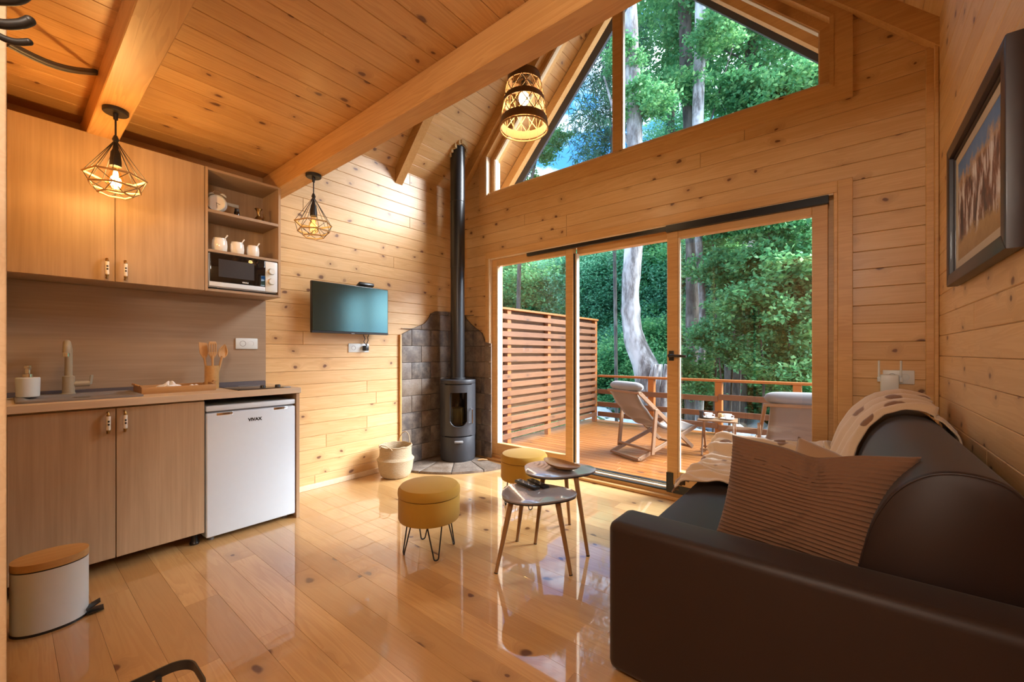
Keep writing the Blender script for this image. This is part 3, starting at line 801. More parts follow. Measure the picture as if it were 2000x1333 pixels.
# sink
sk = empty('kitchen_sink', (-3.32, .27, WT), 0, 'grey granite kitchen sink set into the worktop', 'sink')
mb = MB()
def rrect(cx, cy, hx, hy, r, n=5):
    out = []
    for k, (sx_, sy_) in enumerate(((1,1),(-1,1),(-1,-1),(1,-1))):
        for i in range(n):
            a = PI/2*k + PI/2*i/(n-1); out.append((cx+sx_*(hx-r)+r*math.cos(a), cy+sy_*(hy-r)+r*math.sin(a)))
    return out
def loop_skin(mb, loops, cap_last=True, cap_first=False):
    rings = [[mb.bm.verts.new((x,y,z)) for x,y in pts] for pts, z in loops]
    n = len(rings[0])
    for a, b in zip(rings, rings[1:]):
        for k in range(n):
            f = mb.bm.faces.new((a[k],a[(k+1)%n],b[(k+1)%n],b[k])); f.smooth = True
    if cap_last: mb.bm.faces.new(rings[-1])
    if cap_first: mb.bm.faces.new(rings[0][::-1])
loop_skin(mb, [(rrect(0,0,.225,.235,.03),.0),(rrect(0,0,.225,.235,.03),.008),(rrect(0,0,.220,.230,.03),.012),
               (rrect(.045,0,.155,.205,.04),.012),(rrect(.045,0,.150,.200,.04),.008),(rrect(.045,0,.135,.185,.05),.0012)])
mb.build('basin', M['sink'], sk)
MB().lathe([(0,.002),(.035,.002),(.037,.0045),(.03,.003),(0,.003)], 20, (.045,0,0)).build('drain', M['chrome'], sk)
fc = empty('faucet', (-3.47, .235, WT+.012), 0, 'beige single-lever gooseneck faucet behind the sink', 'faucet')
MB().lathe([(0,0),(.030,0),(.030,.004),(.026,.006),(.026,.10),(.018,.104),(0,.104)], 24).build('base', M['faucet'], fc)
MB().tube([(0,0,.09),(0,0,.24)]+[(.042-.042*math.cos(a),-.012*math.sin(a/2),.25+.042*math.sin(a)) for a in [PI*k/8 for k in range(9)]]+[(.084,-.014,.235)], .0165, 16).build('spout', M['faucet'], fc)
MB().cyl((.084,-.014,.236),(.084,-.014,.214), .0145, .0145, 16).build('aerator', M['chrome'], fc)
lv = MB().cyl((0,.02,.055),(0,.085,.055), .017, .017, 18).build('mixer_body', M['faucet'], fc)
MB().bar((0,.088,.05),(.004,.094,.105), .022, .007, .002).build('lever', M['faucet'], fc)
sp = empty('soap_dispenser', (-3.40, .082, WT+.012), 0, 'white soap dispenser with chrome pump beside the sink', 'dispenser')
MB().lathe([(0,0),(.040,0),(.043,.004),(.045,.10),(.042,.104),(0,.104)], 32).build('bottle', M['white_plastic'], sp)
MB().lathe([(.020,.104),(.020,.122),(.010,.126),(.010,.15),(.014,.152),(.014,.166),(0,.167)], 20).build('pump', M['chrome'], sp)
MB().tube([(0,0,.158),(.022,.004,.158),(.034,.006,.150)], .005, 8).build('nozzle', M['chrome'], sp)
# tray
ty = empty('serving_tray', (-3.36, .70, WT), 0, 'wooden serving tray with handles on the worktop', 'tray')
MB().box((-.12,-.185,0),(.12,.185,.008), .002).build('tray_base', M['tray'], ty)
for s in (-1,1):
    MB().box((s*.116-.006,-.185,.006),(s*.116+.006,.185,.040), .003).build('tray_side', M['tray'], ty)
    MB().prism([(-.12,.006),(.12,.006),(.12,.040),(.06,.050),(-.06,.050),(-.12,.040)], s*.180-.006, s*.180+.006, 'y').build('tray_end', M['tray'], ty)
    MB().tube([(-.05,s*.186,.046),(-.045,s*.200,.054),(.045,s*.200,.054),(.05,s*.186,.046)], .006, 8).build('tray_handle', M['tray'], ty)
def cloth_blob(c, sx_, sy_, sz_, name, label, mat, seed):
    rr = random.Random(seed); ph = [rr.uniform(0, 6.28) for _ in range(6)]
    def fn(u, v):
        a = 2*PI*u; r = v
        w = 1 + .22*math.sin(3*a+ph[0]) + .12*math.sin(7*a+ph[1])
        h = (1-r**2.2)*(.7+.3*math.sin(4*a+ph[2])*math.sin(5*r+ph[3]))
        return (sx_*r*w*math.cos(a), sy_*r*w*math.sin(a), sz_*max(0,h)+.001)
    o = MB().grid(fn, 36, 10, True).build(name, mat, None, c); return tag(o, label, 'cloth')
cloth_blob((-3.36,.67,WT+.009), .055, .07, .06, 'folded_napkin', 'crumpled white napkin in the wooden tray', M['paper'], 3)
cloth_blob((-3.37,.80,WT+.009), .05, .055, .032, 'folded_napkin', 'low folded white cloth at the far end of the tray', M['paper'], 5)
# utensils
uh = tag(MB().lathe([(0,0),(.040,0),(.041,.003),(.041,.158),(.037,.158),(.036,.006),(0,.006)], 32).build('utensil_holder', M['bamboo'], None, (-3.40,.905,WT)), 'round bamboo utensil holder on the worktop', 'holder')
def utensil(x, y, lean, lx, kind, label):
    u = empty(kind, (-3.40+x, .905+y, WT+.012), 0, label, 'utensil', 'wooden utensils in the bamboo holder')
    u.rotation_euler = (lean, lx, 0)
    MB().tube([(0,0,0),(0,0,.10),(0,0,.215)], [.006,.006,.008], 10).build('utensil_handle', M['spoon'], u)
    def head(u_, v_):
        t = v_; w = .027*math.sin(PI*min(1,max(0,(t*.9+.1)))**.8)+.004
        a = 2*PI*u_
        return (.0045*math.sin(a)-.010*math.sin(PI*t)*(math.cos(a)**2 < .6), w*math.cos(a), .205+.095*t)
    if kind == 'wooden_spoon': MB().grid(head, 20, 12, True).build('bowl', M['spoon'], u)
    elif kind == 'wooden_spatula':
        MB().prism([(-.010,.20),(.010,.20),(.024,.235),(.026,.300),(-.020,.312),(-.024,.24)], -.003, .003, 'x', .001).build('blade', M['spoon'], u)
    else:
        for yy in (-.019,-.0065,.0065,.019):
            MB().bar((0,yy,.225),(0,yy*1.05,.300), .008, .006, .001).build('tine', M['spoon'], u)
        MB().prism([(-.008,.195),(.008,.195),(.024,.228),(.024,.24),(-.024,.24),(-.024,.228)], -.003, .003, 'x', .001).build('neck', M['spoon'], u)
        MB().prism([(-.026,.292),(.026,.292),(.018,.312),(-.018,.312)], -.003, .003, 'x', .001).build('tip', M['spoon'], u)
utensil(0,-.016, .13, .02, 'wooden_spatula', 'wooden spatula, leftmost in the bamboo holder')
utensil(.012,.002, .02, .06, 'slotted_spoon', 'slotted wooden spoon in the middle of the bamboo holder')
utensil(.004,.016, -.20, .0, 'wooden_spoon', 'round wooden spoon leaning right in the bamboo holder')
# hob
hb_ = empty('hob', (-3.30, 1.125, WT), 0, 'black glass two-zone hob on the worktop', 'hob')
MB().box((-.225,-.165,0),(.225,.165,.006), .002).build('glass_plate', M['black_glass'], hb_)
for yy in (.005, .10):
    k = MB().lathe([(0,.022),(.014,.022),(.017,.018),(.018,.006),(0,.006)], 20).build('knob', M['black_plastic'], hb_, (.165, yy, 0))
for x_ in (-.10, .07):
    MB().lathe([(.070,.0062),(.072,.0066),(.072,.0062)], 40, (x_,-.03 if x_>0 else .01,0)).build('zone_ring', M['grey'], hb_)
# sockets
def socket_plate(name, loc, rz, w, label, n=2, plug=False):
    s = empty(name, loc, rz, label, 'socket')
    MB().box((0,-w/2,-.041),(.010,w/2,.041), .004).build('plate', M['white_plastic'], s)
    for k in range(n):
        yy = (k-(n-1)/2)*.055
        MB().lathe([(.0,.0085),(.017,.0085),(.0195,.0115),(.021,.0115),(.021,.009)], 24).build('outlet', M['white_plastic' if k else 'grey'], s, (0,yy,0), (0,PI/2,0))
        for sg in (-1,1): MB().cyl((.0085, yy+sg*.0095, 0),(.0095, yy+sg*.0095, 0), .0028, .0028, 8).build('pin_hole', M['black_plastic'], s)
    return s
socket_plate('wall_socket', (XL+.010, 1.172, 1.244), 0, .15, 'white double socket plate on the backsplash by the hob')
tvs = socket_plate('wall_socket', (XL, 2.11, 1.218), 0, .21, 'white triple socket plate under the television', 3)
pl_ = empty('power_plug', (XL+.012, 2.165, 1.218), 0, 'black plug with a short cord under the television', 'plug')
MB().box((0,-.022,-.026),(.045,.022,.022), .006).build('plug_body', M['black_plastic'], pl_)
MB().tube([(.03,0,.018),(.035,.006,.05),(.03,.02,.07),(.03,.015,.10),(.035,.03,.14)], .004, 8).build('cord', M['black_plastic'], pl_)
MB().tube([(.03,.01,.018),(.02,-.02,.06),(.03,-.01,.085),(.03,-.03,.125)], .0035, 8).build('cord', M['black_plastic'], pl_)

# television
tv = empty('television', (-3.45, 1.978, 1.56), math.radians(-1.5), 'flat black television on the left wall between kitchen and stove', 'television')
MB().box((-.035,-.363,-.218),(-.002,.363,.220), .006).build('housing', M['black_plastic'], tv)
MB().box((-.0025,-.356,-.198),(.001,.356,.213), .001, 1).build('screen', M['mirror_black'], tv)
MB().box((-.003,-.362,-.217),(.003,.362,-.199), .002, 1).build('lower_bezel', M['stove_dark'], tv)
MB().box((.002,-.016,-.222),(.005,.016,-.210), .001, 1).build('badge', M['grey'], tv)
MB().box((-.10,-.07,-.10),(-.034,.07,.10), .004).box((-.127,-.03,-.06),(-.09,.03,.06)).build('wall_mount', M['black'], tv)
sb = tag(MB().box((-.035,-.075,-.03),(.03,.075,.0), .006).build('set_top_box', M['black_plastic'], None, (-3.50, 2.13, 1.815), (0, math.radians(-25), 0)), 'small black box on top of the television', 'box')

# ================================================================== PENDANT LAMPS
def cage_lamp(x, y, zt, label, lit, watts):
    L = empty('cage_pendant', (x, y, zt), 0, label, 'pendant lamp', 'geometric rope-wrapped cage pendants')
    MB().lathe([(0,0),(.050,0),(.050,-.016),(.046,-.020),(0,-.020)], 32).build('canopy', M['black'], L)
    MB().tube([(0,0,-.018),(0,0,-.145)], .004, 8).lathe([(0,-.018),(.011,-.018),(.009,-.05),(0,-.05)], 12).build('cord', M['black'], L)
    MB().lathe([(0,-.128),(.007,-.130),(.014,-.150),(.010,-.160),(0,-.160)], 14).build('hub', M['black'], L)
    zt1, zt2 = -.335, -.385                     # upper and lower rope rings
    n = 6; R1, R2 = .118, .104
    up = [Vector((R1*math.cos(2*PI*k/n+.3), R1*math.sin(2*PI*k/n+.3), zt1)) for k in range(n)]
    lo = [Vector((R2*math.cos(2*PI*(k+.5)/n+.3), R2*math.sin(2*PI*(k+.5)/n+.3), zt2-.004)) for k in range(n)]
    bt = [Vector((.066*math.cos(2*PI*k/n+.3), .066*math.sin(2*PI*k/n+.3), -.425)) for k in range(n)]
    mb = MB()
    for k in range(n):
        mb.tube([(0,0,-.150), up[k]], .0017, 6)
        mb.tube([(0,0,-.150), (up[k]+up[(k+1)%n])/2], .0014, 6)
        mb.tube([up[k], lo[k]], .0017, 6).tube([up[(k+1)%n], lo[k]], .0017, 6)
        mb.tube([lo[k], bt[k]], .0017, 6).tube([lo[k], bt[(k+1)%n]], .0017, 6)
    mb.build('wire_cage', M['black'], L)
    for k in range(n):
        MB().tube([up[k], up[(k+1)%n]], .0052, 8).build('rope_bar', M['rope'], L)
        MB().tube([lo[k], lo[(k+1)%n]], .0052, 8).build('rope_bar', M['rope'], L)
        MB().tube([bt[k], bt[(k+1)%n]], .0045, 8).build('rope_bar', M['rope'], L)
    MB().lathe([(0,-.165),(.008,-.165),(.012,-.20),(.019,-.215),(.023,-.262),(.023,-.285),(0,-.285)], 20).build('socket', M['black'], L)
    MB().tube([(0,0,-.15),(0,0,-.17)], .007, 8).build('collar', M['rope'], L)
    MB().lathe([(.013,-.283),(.016,-.300),(.030,-.345),(.033,-.368),(.028,-.392),(.012,-.406),(0,-.408)], 24).build('bulb', M['bulb_glass'], L)
    mb = MB()
    for k in range(6):
        a = 2*PI*k/6
        mb.tube([(.006*math.cos(a),.006*math.sin(a),-.31),(.014*math.cos(a+.3),.014*math.sin(a+.3),-.378)], .0024, 6)
    mb.build('filament', M['filament' if lit else 'filament_dim'], L)
    if watts:
        pd = bpy.data.lights.new('bulb_light', 'POINT'); pd.energy = watts; pd.color = (1.0,.66,.30); pd.shadow_soft_size = .03
        po = bpy.data.objects.new('bulb_light', pd); po.location = (0,0,-.35); link(po, L)
    return L
M['filament'] = emissive('lit_filament', (1.0,.60,.22), 70)
M['filament_dim'] = emissive('dim_filament', (1.0,.45,.10), 2.5)
cage_lamp(-2.862, .356, 2.400, 'lit rope cage pendant glowing in front of the wall cabinet', True, LAMP_KITCHEN)
cage_lamp(-2.852, 1.345, 2.400, 'unlit rope cage pendant hanging from the front beam beside the open shelves', False, LAMP_BEAM)

wp = empty('wicker_pendant', (-1.60, 2.09, 2.60), 0, 'woven wicker bell pendant glowing in front of the gable window', 'pendant lamp')
def wr(z): return .152 - .055*(z/.35)**1.3       # radius of the bell
def band(z0, z1, name, mat, th=.006):
    pr = [(wr(z0),z0),((wr(z0)+wr(z1))/2+.002,(z0+z1)/2),(wr(z1),z1),(wr(z1)-th,z1),((wr(z0)+wr(z1))/2-th,(z0+z1)/2),(wr(z0)-th,z0),(wr(z0),z0)]
    MB().lathe(pr, 48).build(name, M[mat], wp)
band(.012,.062,'woven_band','wicker_band'); band(.160,.198,'woven_band','wicker_band'); band(.285,.345,'woven_band','wicker_band')
MB().tube([(wr(0)*math.cos(2*PI*k/48), wr(0)*math.sin(2*PI*k/48), 0) for k in range(48)], .005, 8, closed=True).build('bottom_ring', M['rope'], wp)
MB().tube([(wr(.34)*math.cos(2*PI*k/32), wr(.34)*math.sin(2*PI*k/32), .34) for k in range(32)], .005, 8, closed=True).build('top_ring', M['wicker_band'], wp)
mb = MB(); ns = 12
for z0, z1 in ((.058,.165),(.194,.290)):
    for k in range(ns):
        for d in (1,-1):
            pts = []
            for j in range(5):
                t = j/4; a = 2*PI*(k + d*t)/ns; z = z0+(z1-z0)*t
                pts.append((wr(z)*math.cos(a), wr(z)*math.sin(a), z))
            mb.tube(pts, .0028, 6)
mb.build('lattice', M['rope'], wp)
mb = MB()
for k in range(16):
    a = 2*PI*k/16
    mb.tube([((wr(z)-.005)*math.cos(a), (wr(z)-.005)*math.sin(a), z) for z in (0,.1,.2,.3,.34)], .0018, 6)
mb.build('ribs', M['wicker_band'], wp)
MB().tube([(0,0,.34),(0,0,2.55)], .004, 8).build('cord', M['black'], wp)
MB().lathe([(0,.30),(.02,.30),(.022,.24),(0,.24)], 18).bar((-.10,0,.335),(.10,0,.335),.006,.006).bar((0,-.10,.335),(0,.10,.335),.006,.006).tube([(0,0,.30),(0,0,.345)],.004,8).build('socket', M['black'], wp)
MB().ball((0,0,.195), .034, sz=1.2).build('bulb', emissive('wicker_bulb', (1.0,.72,.36), 8), wp)
pd = bpy.data.lights.new('bulb_light', 'POINT'); pd.energy = LAMP_WICKER; pd.color = (1.0,.70,.38); pd.shadow_soft_size = .05
po = bpy.data.objects.new('bulb_light', pd); po.location = (0,0,.13); link(po, wp)
# added fill lamp, unseen behind the viewer, to brighten floor and kitchen fronts
def add_fill_lamp(loc, watts, label, col=(1.0,.91,.80)):
    g = empty('fill_lamp', loc, 0, label, 'fill lamp')
    MB().lathe([(0,0),(.09,0),(.09,-.02),(0,-.02)], 28).build('mount', M['black'], g)
    MB().lathe([(.085,-.02),(.14,-.06),(.15,-.10),(.12,-.145),(.06,-.165),(0,-.17)], 32).build('shade', emissive('fill_lamp_glow', col, 3.0), g)
    d = bpy.data.lights.new('fill_light', 'POINT'); d.energy = watts; d.color = col; d.shadow_soft_size = .14
    o = bpy.data.objects.new('fill_light', d); o.location = (0,0,-.33); link(o, g)
add_fill_lamp((-0.08, -0.42, ZC), LAMP_FILL, 'added round fill lamp, unseen above and behind the viewer')

# cable bundle
mb = MB()
for k in range(3):
    o = Vector((.006*k, .005*(k%2), .006*k))
    P0, P1 = Vector((-2.55,.008,2.38))+o, Vector((-2.85,.286,2.54))+o
    mb.tube([P0.lerp(P1,t) + Vector((0,0,-.05*math.sin(PI*t)*.6)) for t in [i/8 for i in range(9)]], .0065, 8)
tag(mb.build('cable_bundle', M['cable']), 'grey cable bundle sagging under the ceiling towards the first beam', 'cable')

# ================================================================== STOVE CORNER
def lerp_profile(pts, u):
    if u <= pts[0][0]: return pts[0][1]
    for (a, za), (b, zb) in zip(pts, pts[1:]):
        if u <= b: return za + (zb-za)*(u-a)/(b-a)
    return pts[-1][1]
tp = empty('stone_tile_panel', (XL, YB, 0), 0, 'grey-brown stone tile heat shield in the corner behind the stove', 'tile panel')
profL = [(2.58,1.36),(2.66,1.40),(2.88,1.49),(2.945,1.555),(2.97,1.605),(3.04,1.635),(3.38,1.645)]
profB = [(-3.58,1.645),(-3.477,1.63),(-3.40,1.55),(-3.34,1.50),(-3.25,1.44),(-3.17,1.395),(-3.115,1.29),(-3.01,1.27)]
TH, TW = .175, .255
def tiles(u0, u1, prof, place, ph):
    r = 0; z = 0.022
    while z < 1.7:
        u = u0 - (TW/2 if (r+ph) % 2 else 0)
        while u < u1:
            a, b = max(u, u0)+.002, min(u+TW, u1)-.002
            if b - a > .02:
                n = 6; zt = z + TH - .004
                top = [(a+(b-a)*k/n, min(zt, lerp_profile(prof, a+(b-a)*k/n))) for k in range(n, -1, -1)]
                if max(t for _, t in top) > z + .015:
                    if all(abs(t-zt) < 1e-6 for _, t in top): top = [(b,zt),(a,zt)]
                    poly = [(a, z), (b, z)] + [(p, max(t, z+.004)) for p, t in top]
                    place(poly)
            u += TW
        z += TH; r += 1
def place_left(poly):
    ca = sum(p for p,_ in poly)/len(poly); cz = sum(q for _,q in poly)/len(poly)
    off = random.uniform(-.0015,.0015)
    MB().prism([(p-ca,q-cz) for p,q in poly], 0, .018+off, 'x', .0015).build('tile', M['tile'], tp, (.006, ca-YB, cz))
def place_back(poly):
    ca = sum(p for p,_ in poly)/len(poly); cz = sum(q for _,q in poly)/len(poly)
    off = random.uniform(-.0015,.0015)
    MB().prism([(p-ca,q-cz) for p,q in poly], -.018-off, 0, 'y', .0015).build('tile', M['tile'], tp, (ca-XL, -.006, cz))
def place_strip(poly):
    ca = sum(p for p,_ in poly)/len(poly); cz = sum(q for _,q in poly)/len(poly)
    MB().prism([(p-ca,q-cz) for p,q in poly], -.012, 0, 'y', .0015).build('tile', M['tile'], tp, (ca-XL, -.021, cz))
tiles(2.58, YB-.026, profL, place_left, 0)
tiles(XL+.026, -3.117, profB, place_back, 1)
tiles(-3.115, -3.012, profB, place_strip, 1)
pg = [(2.58,.02)]+[(YB-.0,.02)]+[(u, z-.002) for u, z in reversed(profL)]
MB().prism([(u-YB, z) for u, z in pg], 0.0012, .0065, 'x').build('backing', M['grout'], tp)
pg = [(XL,.02),(-3.115,.02)]+[(u, z-.002) for u, z in reversed(profB[:-1])]
MB().prism([(u-XL, z) for u, z in pg], -.0065, -.0012, 'y').build('backing', M['grout'], tp)
MB().box((.001, 2.560-YB, .0), (.026, 2.580-YB, 1.36), .003).build('edge_strip', M['beam'], tp)
# hearth: stone slabs, round front
hearth = empty('hearth', (XL, YB, 0), 0, 'low curved stone hearth slab under the stove', 'hearth')
HR = .87
def arc(r, a0, a1, n=10): return [(r*math.cos(a0+(a1-a0)*k/n), r*math.sin(a0+(a1-a0)*k/n)) for k in range(n+1)]
angs = [math.radians(a) for a in (-90, -68, -47, -26, -9)]
for a0, a1 in zip(angs, angs[1:]):
    e = .006
    MB().prism(arc(HR, a0+e, a1-e, 6) + arc(.50, a1-e*1.6, a0+e*1.6, 5), 0, .022, 'z', .002).build('slab', M['tile'], hearth, (.026, -.026, 0))
    MB().prism(arc(.495, a0+e*1.6, a1-e*1.6, 5) + [(.02, -.02)], 0, .022, 'z', .002).build('slab', M['tile'], hearth, (.026, -.026, 0))
MB().prism(arc(HR-.004, angs[0], angs[-1], 24)+[(0,0)], 0, .016, 'z').build('mortar_bed', M['grout'], hearth, (.026,-.026,0))

# ---- stove
SX, SY, SA = -3.30, 3.125, math.radians(-41)
stv = empty('wood_stove', (SX, SY, .022), SA, 'dark grey steel wood stove with glass door in the tiled corner', 'stove')
def dshape(r, n=24, back=-.15, flat=.80):
    # round front facing local +x, cut flat at the back
    pts = []
    a0 = math.radians(128)
    for k in range(n+1):
        a = -a0 + 2*a0*k/n; pts.append((r*math.cos(a), r*math.sin(a)*.98))
    return pts
MB().prism(dshape(.192), .015, .262, 'z', .004, True).build('ash_drawer', M['stove'], stv)
MB().prism(dshape(.186), .0, .018, 'z', 0, True).build('plinth', M['stove_dark'], stv)
mb = MB()
Ro, Ri = .192, .150
def arcwall(mb, r0, r1, a0, a1, z0, z1, n=14):
    o = [(r1*math.cos(a0+(a1-a0)*k/n), r1*math.sin(a0+(a1-a0)*k/n)) for k in range(n+1)]
    i = [(r0*math.cos(a1+(a0-a1)*k/n), r0*math.sin(a1+(a0-a1)*k/n)) for k in range(n+1)]
    return mb.prism(o+i, z0, z1, 'z')
aw = math.radians(27)
arcwall(mb, Ri, Ro, math.radians(47), math.radians(128), .266, .82)
arcwall(mb, Ri, Ro, math.radians(-128), math.radians(-47), .266, .82)
mb.prism(dshape(Ri+.01), .264, .30, 'z').prism(dshape(Ri+.01), .80, .82, 'z')
mb.box((-.122,-.15,.266),(-.108,.15,.82))
mb.build('body', M['stove'], stv)
MB().prism(dshape(.196), .82, .862, 'z', .006, True).build('top_plate', M['stove'], stv)
# curved door with arched window
door = empty('door'); door.parent = stv
def dwall(name, a0, a1, z0, z1, r0=.176, r1=.197, mat='stove', n=12):
    return arcwall(MB(), r0, r1, a0, a1, z0, z1, n).build(name, M[mat], door)
A = math.radians(45.5)
dwall('door_stile', aw, A, .275, .812); dwall('door_stile', -A, -aw, .275, .812)
dwall('door_rail', -aw, aw, .73, .812)
# lower rail with a dished top edge
n = 14; mb = MB()
for k in range(n):
    a0 = -aw + 2*aw*k/n; a1 = -aw + 2*aw*(k+1)/n; am = (a0+a1)/2
    zt = .37 + .05*(abs(am)/aw)**3
    arcwall(mb, .176, .197, a0, a1, .275, zt, 1)
mb.build('door_rail', M['stove'], door)
arcwall(MB(), .180, .184, -aw, aw, .36, .735, 12).build('pane', M['fire_glass'], door)
# soft lip under the window
MB().tube([(.199*math.cos(a), .199*math.sin(a), .372+.055*(abs(a)/aw)**3) for a in [-aw+2*aw*k/16 for k in range(17)]], .006, 8).build('door_lip', M['stove'], door)
hx, hy = .20*math.cos(math.radians(41)), .20*math.sin(math.radians(41))
MB().tube([(hx,hy,.40),(hx+.035,hy+.012,.41),(hx+.035,hy+.012,.55),(hx,hy,.56)], .007, 10).build('handle', M['chrome'], door)
MB().box((.185,-.045,.205),(.212,.045,.228), .006).build('drawer_handle', M['grey'], stv)
MB().lathe([(0,0),(.075,0),(.078,.006),(.078,.15),(.07,.158),(0,.158)], 28).build('cream_candle', M['cream'], stv, (.03, -.01, .40))
MB().box((-.10,-.10,.30),(.12,.10,.40), .004).build('fire_grate', M['stove_dark'], stv)
# flue pipe
pz = .862
fl = empty('flue_pipe', (SX-.01, SY+.005, .022+pz), 0, 'black stove pipe rising from the stove to the sloped ceiling', 'pipe')
PH = roof_z(SX)+.07 - (.022+pz)
MB().cyl((0,0,0),(0,0,PH-1.3), .076, .076, 32).build('lower_pipe', M['pipe'], fl)
MB().cyl((0,0,PH-1.33),(0,0,PH+.05), .079, .079, 32).build('upper_pipe', M['pipe'], fl)
MB().lathe([(.079,0),(.082,.003),(.079,.006)], 32, (0,0,PH-.62)).build('seam', M['pipe'], fl)
MB().lathe([(.076,0),(.084,.002),(.084,.018),(.076,.02)], 32).build('collar', M['stove_dark'], fl)
# rough pale edge where the boards are cut round the pipe
mb = MB()
for k in range(20):
    a = 2*PI*k/20 + random.uniform(-.1,.1)
    x_, y_ = .092*math.cos(a), .092*math.sin(a)
    zz = roof_z(SX-.01+x_) - (.022+pz) - .004
    if x_ > -.03: mb.box((x_-.016, y_-.016, zz-.016-random.uniform(0,.016)), (x_+.016, y_+.016, zz+.02), .003, 1)
mb.build('ceiling_collar', M['rope'], fl)
tag(MB().tube([(-.05,-.012,.008),(0,0,.013),(.05,.01,.007)], [.008,.010,.006], 8).build('kindling_chip', M['spoon'], None, (-3.02, 3.22, .022), (0,0,.6)), 'small wood chip lying on the hearth by the stove', 'wood chip')

# ---- basket
bk = empty('seagrass_basket', (-3.335, 2.35, 0), math.radians(20), 'pale seagrass belly basket with loop handles beside the hearth', 'basket')
prof = [(0,.004),(.115,.004),(.135,.018),(.152,.06),(.160,.11),(.165,.15),(.172,.163),(.172,.172),(.164,.180),(.150,.195),(.146,.24),(.147,.285),(.150,.295),(.146,.297),(.138,.285),(.138,.2),(.150,.15),(.125,.03),(0,.02)]
MB().lathe(prof, 48).build('body', M['basket'], bk)
MB().tube([(.149*math.cos(2*PI*k/40), .149*math.sin(2*PI*k/40), .294+.003*math.sin(9*2*PI*k/40)) for k in range(40)], .006, 8, closed=True).build('rim', M['basket'], bk)
for s, lean in ((1, .02), (-1, -.055)):
    pts = []
    for k in range(11):
        a = PI*k/10
        pts.append((.062*math.cos(a), s*.142 + lean*math.sin(a), .28 + (.115 if s > 0 else .05)*math.sin(a)))
    MB().tube(pts, .0045, 8).build('handle', M['basket'], bk)

# ================================================================== STOOLS AND TABLES
def stool(x, y, rz, label):
    s = empty('storage_stool', (x, y, 0), rz, label, 'stool', 'mustard velvet stools with hairpin legs')
    R = .180
    MB().lathe([(0,.195),(R-.02,.195),(R-.004,.200),(R,.212),(R,.325),(R-.003,.335),(R-.012,.337),(0,.337)], 56).build('drum', M['mustard'], s)
    MB().lathe([(0,.338),(R-.008,.338),(R+.002,.342),(R+.003,.352),(R+.001,.375),(R-.012,.392),(R-.05,.402),(0,.406)], 56).build('lid', M['mustard'], s)
    for k in range(4):
        a = PI/4 + k*PI/2; c = Vector((math.cos(a), math.sin(a), 0)); t = Vector((-math.sin(a), math.cos(a), 0))
        top = c*.115; ft = c*.150
        pts = [top + t*.045 + Vector((0,0,.20))]
        pts += [ft + t*.014*math.cos(q) + Vector((0,0,.018-.014*math.sin(q))) for q in [PI*j/6 for j in range(7)]]
        pts += [top - t*.045 + Vector((0,0,.20))]
        MB().tube(pts, .0042, 8).build('leg', M['black'], s)
    return s
stool(-1.935, 1.600, .35, 'mustard velvet storage stool standing alone in the middle of the floor')
stool(-1.960, 2.560, .2, 'mustard velvet storage stool half hidden behind the tall coffee table')

def egg(L, W, n=40):
    pts = []
    for k in range(n):
        a = 2*PI*k/n
        r = 1 + .085*math.cos(3*a)
        pts.append((L*r*math.cos(a)*.97, W*r*math.sin(a)))
    return pts
def side_table(x, y, rz, h, L, W, legs, label):
    t = empty('coffee_table', (x, y, 0), rz, label, 'table', 'nesting rounded-triangle coffee tables')
    MB().prism(egg(L, W), h-.008, h, 'z', .001, True).build('table_top', M['tabletop'], t)
    MB().prism(egg(L-.002, W-.002), h-.017, h-.008, 'z', .002, True).build('top_edge', M['tabledge'], t)
    for ang, r0, r1 in legs:
        c = Vector((math.cos(ang), math.sin(ang), 0))
        l = MB().cyl(c*r1, c*r0 + Vector((0,0,h-.016)), .0095, .0155, 16).build('leg', M['bed_leg'], t)
        MB().cyl(c*r1, c*r1 + (c*(r0-r1)+Vector((0,0,h)))*.012, .0105, .0105, 12).build('leg_cap', M['black_plastic'], l)
    return t
# legs placed so the feet stand where the photo shows them
def leg_from(cx, cy, rz, feet, k=.70):
    out = []
    for fx_, fy_ in feet:
        dx, dy = fx_-cx, fy_-cy; r = math.hypot(dx, dy); out.append((math.atan2(dy, dx)-rz, r*k, r))
    return out
a1 = math.radians(36)
side_table(-1.350, 1.875, a1, .397, .215, .168, leg_from(-1.350,1.875,a1,[(-1.455,1.655),(-1.135,1.89),(-1.60,2.02)], .62), 'lower grey coffee table carrying the remote controls')
a2 = math.radians(40)
side_table(-1.405, 2.175, a2, .455, .228, .178, leg_from(-1.405,2.175,a2,[(-1.165,2.13),(-1.475,2.44),(-1.49,2.06)], .62), 'taller grey coffee table carrying the oval wooden bowl')
def remote(x, y, rz, L, label, keys):
    r = empty('remote_control', (x, y, .3975), rz, label, 'remote control', 'remote controls on the lower coffee table')
    MB().box((-L/2,-.024,0),(L/2,.024,.017), .006).build('shell', M['black_plastic'], r)
    for i in range(keys):
        for j in range(3):
            MB().box((-L/2+.02+i*(L-.05)/keys, -.017+j*.0125, .0165),(-L/2+.027+i*(L-.05)/keys, -.009+j*.0125, .0185), .001, 1).build('key', M['grey' if (i+j)%3 else 'white_plastic'], r)
remote(-1.455, 1.930, math.radians(-14), .185, 'nearer black remote control on the lower coffee table', 8)
remote(-1.415, 1.982, math.radians(-18), .165, 'farther black remote control on the lower coffee table', 7)
bw = empty('wooden_bowl', (-1.385, 2.195, .456), math.radians(-12), 'oval wooden bowl on the taller coffee table', 'bowl')
